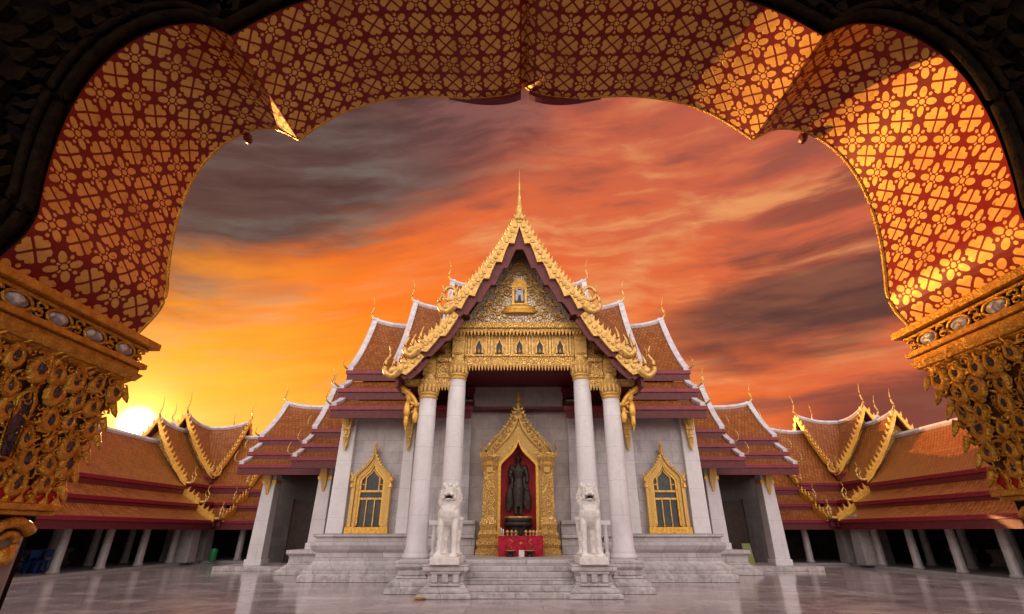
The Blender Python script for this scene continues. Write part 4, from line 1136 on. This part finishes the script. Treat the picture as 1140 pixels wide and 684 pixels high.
sf.add(V, F, UV); sfo = sf.build('arch_soffit', M['floral'], gate, smooth=False)
# the wall the arch is cut through: near face, far face, outer shell
def outer(p):
    dx_, dz_ = p[0], p[1] - 2.8
    k = 1e9
    if abs(dx_) > 1e-6: k = min(k, 9.0 / abs(dx_))
    if dz_ > 1e-6: k = min(k, 4.6 / dz_)
    return (p[0] * k, 2.8 + dz_ * k)
wf_ = MB()
for yy, t in ((YN + .001, 0), (YF - .001, 1)):
    V = []; F = []
    for p in full:
        x, z = flare(p, t); ox, oz = outer(p); V += [(x, yy, z), (GX + ox, yy, max(oz, 2.8))]
    F = [(2 * i, 2 * i + 1, 2 * i + 3, 2 * i + 2) for i in range(len(full) - 1)]
    wf_.add(V, F)
wf_.box(-9, 9.1, YN, YF, 7.401, 7.6)
for s in (-1, 1):
    x0, x1 = sorted((GX + s * 2.42, GX + s * 9.0)); wf_.box(x0, x1, YN + .002, YF - .002, 0, 2.799)
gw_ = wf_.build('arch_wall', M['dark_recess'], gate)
sh = MB()
for s in (-1, 1):
    x0, x1 = sorted((GX + s * 4.6, GX + s * 4.8)); sh.box(x0, x1, -4.5, YN - .002, 0, 6.4).cut()
sh.box(-4.8, 4.9, -4.7, YN - .002, 6.4, 6.6)
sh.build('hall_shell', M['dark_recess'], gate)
# far face edge beads and hanging lobes
ed = MB(); ed.tube([(flare(p, 1)[0], YF + .008, flare(p, 1)[1] + .006) for p in full], .011, 6)
ed.build('arch_edge', M['capital_gold'], gate)
pdn = MB()
for s in (-1, 1):
    for dx_ in (.30,):
        pl_ = [(GX + s * (.03 + .54 * t), 4.740 - .060 * sin(pi * t ** .8)) for t in [k / 12 for k in range(13)]]
        pdn.ring(pl_, [(a, b_ + .12) for a, b_ in pl_], YF + .002, YF + .05)
    pdn.cut().ell((GX + s * 1.99, YF + .05, 4.36), (.028, .05, .04), n=10).cut()
pdn.build('hanging_lobe', mat('plum_lacquer', (.20, .02, .035), .4), gate, smooth=False)
# near rim mouldings
rm = MB()
rm.tube([(flare(p, 0)[0] + (.035 if p[0] > 0 else -.035) * min(1, abs(p[0])), YN - .03, flare(p, 0)[1] + .035) for p in full], .030, 8)
rm.tube([(flare(p, 0)[0] + (.10 if p[0] > 0 else -.10) * min(1, abs(p[0])), YN - .05, flare(p, 0)[1] + .09) for p in full], .022, 8)
rmo = rm.build('rim_moulding', M['shade_gold'], gate, smooth=True)
fl = MB()
acc = 0
for i in range(1, len(full) - 1):
    acc += sqrt((full[i][0] - full[i - 1][0]) ** 2 + (full[i][1] - full[i - 1][1]) ** 2)
    if acc < .055: continue
    acc = 0
    x, z = flare(full[i], 0)
    tx, tz = full[i + 1][0] - full[i - 1][0], full[i + 1][1] - full[i - 1][1]
    l = sqrt(tx * tx + tz * tz) or 1; nx_, nz_ = -tz / l, tx / l
    if i == len(full) // 2: fl.cut()
    for (o, sz, yy) in ((.13, .10, YN - .05), (.30, .16, YN - .04), (.52, .20, YN - .03), (.80, .24, YN - .03)):
        jj = random.uniform(-.04, .04); q = random.uniform(-.35, .35)
        ca, sa = cos(q), sin(q)
        kranok(fl, yy, x + nx_ * (o + jj), z + nz_ * (o + jj), nx_ * ca - nz_ * sa, nz_ * ca + nx_ * sa, sz, .05, 'y')
fl.build('flame_carving', M['shade_gold'], gate, bevel=0)

# pilaster capitals and shafts either side
def gate_pillar(s, X0, dz0, label):
    G = thing('gate_pillar', label, 'pillar', (GX + s * (X0 + .5), 2.0, 0), 'gold capped gate pillars')
    Y1, Y0 = 2.60, .2
    X1 = X0 + .9      # hidden inner side
    def sec(e, z): return (e, z + dz0)
    def slab(mb, e, z0, z1, e2=None):
        e2 = e if e2 is None else e2
        xa, xb = s * (X0 + e), s * (X0 + e2); xo = s * (X1 + .6)
        mb.frust(min(GX + xa, GX + xo), max(GX + xa, GX + xo), Y0, Y1 - e, z0 + dz0, min(GX + xb, GX + xo), max(GX + xb, GX + xo), Y0, Y1 - e2, z1 + dz0)
    # shaft
    m_ = MB(); slab(m_, .15, -dz0, 1.80); sh_ = m_.build('shaft', M['pillar'], G, bevel=.03)
    # cornice: fillet, mosaic band, stepped mouldings
    c_ = MB(); slab(c_, -.035, 2.735, 2.775); slab(c_, .0, 2.715, 2.735); slab(c_, -.012, 2.615, 2.645); slab(c_, .01, 2.585, 2.615); slab(c_, .012, 2.545, 2.585, -.01); slab(c_, .05, 2.515, 2.545, .02)
    co = c_.build('cornice', M['capital_gold'], G, bevel=.006)
    b_ = MB(); slab(b_, .028, 2.645, 2.715); b_.build('cornice_band', M['dark_recess'], co)
    mo, sc_ = MB(), MB()
    def band(axis, a, b):
        n = int(abs(b - a) / .20)
        for k in range(n):
            u = lerp(a, b, (k + .5) / n)
            P = (lambda q, d, z: (GX + s * (X0 + .02 - d), q, z + dz0)) if axis == 'y' else (lambda q, d, z: (GX + q, Y1 - .02 + d, z + dz0))
            r = (.020, .058, .032) if axis == 'y' else (.058, .020, .032)
            mo.ell(P(u, .002, 2.68), r, n=12)
            tt = [q * pi / 8 for q in range(17)]
            sc_.tube([P(u + .066 * cos(q), .012, 2.68 + .036 * sin(q)) for q in tt], .0075, 6)
            for e in (-1, 1):
                sc_.tube([P(u + .1 + .028 * (1 - q / 16) * cos(q * .55) * e, .014, 2.68 + e * .016 + .020 * (1 - q / 16) * sin(q * .55)) for q in range(12)], [.009 - .0005 * q for q in range(12)], 6)
            sc_.ell(P(u + .1, .012, 2.68), (.012, .012, .012), n=8)
            mo.ell(P(u + .078, .0, 2.662), (.008, .016, .012) if axis == 'y' else (.016, .008, .012), n=8)
    band('y', .5, Y1 - .05); band('x', s * (X0 + .05), s * (X0 + .8))
    mo.build('mirror_mosaic', M['mosaic'], co, smooth=True); sc_.build('scroll_work', M['capital_gold'], co, smooth=True)
    # tapering capital body
    prof = [(.03, 2.52), (.045, 2.46), (.062, 2.38), (.075, 2.30), (.075, 2.22), (.088, 2.14), (.105, 2.05), (.118, 1.98), (.118, 1.93)]
    body = MB()
    for (e0, z0), (e1, z1) in zip(prof[::-1], prof[::-1][1:]): slab(body, e0 + .012, z0, z1, e1 + .012)
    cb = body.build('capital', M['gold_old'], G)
    lf, gm = MB(), MB()
    def surf(axis, u, z):
        for (e0, z0), (e1, z1) in zip(prof, prof[1:]):
            if z1 <= z <= z0:
                e = lerp(e0, e1, (z0 - z) / (z0 - z1)); break
        else: e = prof[-1][0]
        if axis == 'y': return Vector((GX + s * (X0 + e), u - e, z + dz0)), Vector((-s, 0, 0)), Vector((0, 1, 0))
        return Vector((GX + s * (X0 + e + u), Y1 - e, z + dz0)), Vector((0, 1, 0)), Vector((1, 0, 0))
    def leaf(axis, u, z, w, h, tilt):
        c0, nrm, tg = surf(axis, u, z); up = Vector((0, 0, 1))
        R_ = lambda a, b: (tg * cos(tilt) + up * sin(tilt)) * a + (up * cos(tilt) - tg * sin(tilt)) * b
        rim = []; n = 14
        for k in range(n):
            a = 2 * pi * k / n
            px_ = w * sin(a) * (1 - .35 * max(0, cos(a))); pz_ = -h * cos(a) * (1 if cos(a) > 0 else 1.0)
            pz_ = h * cos(a); px_ = w * sin(a) * (1 - .78 * max(0, cos(a)) ** 1.3)
            if cos(a) > 0: pz_ *= 1.22
            rim.append((px_, pz_))
        V = [c0 + R_(a * 1.0, b) - nrm * .004 for a, b in rim] + [c0 + R_(a * .86, b * .88) + nrm * .013 for a, b in rim] + \
            [c0 + R_(a * .50, b * .50) + nrm * .017 for a, b in rim] + [c0 + R_(a * .44, b * .42) + nrm * .008 for a, b in rim]
        F = []
        for j in range(3):
            for k in range(n): F.append((j * n + k, j * n + (k + 1) % n, (j + 1) * n + (k + 1) % n, (j + 1) * n + k))
        F.append(tuple(3 * n + k for k in range(n)))
        lf.add(V, F)
        tip = c0 + R_(0, h * .95) + nrm * .012
        lf.tube([tip, tip + R_(w * .12, h * .18) + nrm * .014, tip + R_(w * .30, h * .30) + nrm * .026], [.009, .007, .002], 6)
        cc = c0 + nrm * .009
        ax = R_(w * .42, 0), R_(0, h * .46)
        m = 10; V = [cc + nrm * .010] + [cc + ax[0] * cos(2 * pi * k / m) + ax[1] * sin(2 * pi * k / m) for k in range(m)]
        gm.add(V, [(0, k + 1, (k + 1) % m + 1) for k in range(m)])
    rows = 6
    for r in range(rows):
        z = 2.47 - r * .095
        for k in range(22):
            u = Y1 - .055 - (k + (.5 if r % 2 else 0)) * .108 + random.uniform(-.018, .018)
            if u < .5: continue
            if 1 <= r <= 3 and k % 6 == 3: continue
            q_ = random.uniform(.62, 1.05)
            leaf('y', u, z + random.uniform(-.014, .014), .057 * q_, .074 * q_, random.uniform(-.35, .35))
        for k in range(8): 
            leaf('x', .06 + (k + (.5 if r % 2 else 0)) * .118, z, .056 * random.uniform(.8, 1.1), .070, random.uniform(-.3, .3))
    for r in range(13):
        for k in range(60):
            u = Y1 - .03 - k * .042 + random.uniform(-.015, .015); z = 2.50 - r * .046 + random.uniform(-.012, .012)
            if u < .5 or z < 1.95: continue
            c0, nrm, tg = surf('y', u, z); a0 = random.uniform(0, 6.28); rr = random.uniform(.014, .034); sg = random.choice((-1, 1))
            lf.tube([c0 + nrm * (.004 + .0012 * q) + (tg * cos(a0 + sg * q * .6) + Vector((0, 0, 1)) * sin(a0 + sg * q * .6)) * rr * (1 - q / 11) for q in range(9)], [.0065 - .0005 * q for q in range(9)], 5)
            if k % 2: kk = c0 + nrm * .006; dd_ = (tg * cos(a0) + Vector((0, 0, 1)) * sin(a0)); ee = dd_.cross(nrm); lf.add([kk - ee * .012, kk + ee * .012, kk + dd_ * .05 + ee * .006 + nrm * .012, kk + dd_ * .015 + nrm * .014], [(0, 1, 3), (1, 2, 3), (2, 0, 3)])
    lf.build('scale_leaf', M['capital_gold'], cb, smooth=True); gm.build('glass_inlay', M['mirror'], cb, smooth=True)
    # tall glass panels between leaves
    tp = MB(); tf = MB()
    for k in range(3):
        u = Y1 - .055 - (3 + 6 * k) * .118 - .02
        c0, nrm, tg = surf('y', u, 2.22)
        pts = [(-.03, -.14), (.03, -.14), (.042, .10), (.0, .17), (-.042, .10)]
        tp.cut().add([c0 + tg * a + Vector((0, 0, b)) + nrm * .014 + Vector((-s * -.0, 0, 0)) for a, b in pts], [(0, 1, 2, 3, 4)])
        loop = pts + [pts[0]]
        tf.cut().tube([c0 + tg * a + Vector((0, 0, b)) + nrm * .016 for a, b in loop], .010, 6)
    tp.build('glass_panel', M['mirror'], cb); tf.build('panel_frame', M['capital_gold'], cb, smooth=True)
    # fringe of points on red ground, tray, scroll
    tr = MB(); slab(tr, .085, 1.885, 1.912); slab(tr, .105, 1.865, 1.885)
    tr.build('lower_fillet', M['capital_gold'], G, bevel=.005)
    rd = MB(); slab(rd, .112, 1.915, 1.985); rd.build('red_band', M['niche_red'], G)
    pf = MB()
    for k in range(34):
        y = Y1 - .12 - k * .062
        x = GX + s * (X0 + .108)
        for (z0, z1) in ((1.985, 1.945), (1.914, 1.952)):
            pf.add([(x, y - .03, z0 + dz0), (x, y + .03, z0 + dz0), (x - s * .004, y, z1 + dz0), (x - s * .012, y, z0 + dz0)], [(0, 3, 2), (3, 1, 2), (0, 1, 3), (0, 2, 1)])
    pf.build('pointed_fringe', M['capital_gold'], G)
    sw = MB()
    for y in (Y1 - .26, Y1 - .85, Y1 - 1.45):
        x = GX + s * (X0 + .14)
        sw.tube([(x - s * .0, y + .11 * (1 - t / 26) * cos(t * .42 + .4), 1.76 + dz0 + .085 * (1 - t / 26) * sin(t * .42 + .4)) for t in range(22)], [.026 - .0006 * t for t in range(22)], 8)
        sw.ell((x - s * .02, y + .0, 1.70 + dz0), (.03, .045, .04), n=10)
        horn(sw, (x, y - .08, 1.80 + dz0), [(0, 0, 0), (-s * .02, -.10, -.06), (-s * .02, -.12, -.20), (0, -.06, -.36)], .03, .006)
        sw.cut()
    sw.build('scroll_bracket', M['capital_gold'], G, smooth=True)
    # corner leaf tips that break the silhouette
    ct = MB()
    for r in range(7):
        z = 2.47 - r * .083
        c0, nrm, tg = surf('y', Y1, z)
        dgn = Vector((-s * .7, .7, 0))
        ct.tube([c0 - dgn * .02, c0 + dgn * .012 + Vector((0, 0, .02)), c0 + dgn * .028 + Vector((0, 0, -.02)), c0 + dgn * .04 + Vector((0, 0, -.045))], [.02, .024, .014, .003], 7)
    ct.build('corner_leaf', M['capital_gold'], cb, smooth=True)
    return G
gate_pillar(-1, 2.14, 0.0, 'gold scaled gate pillar at the left edge, near the setting sun')
gate_pillar(1, 2.15, .065, 'gold scaled gate pillar at the right edge, away from the sun')

for o in bpy.data.objects:
    if 'local' in o: del o['local']
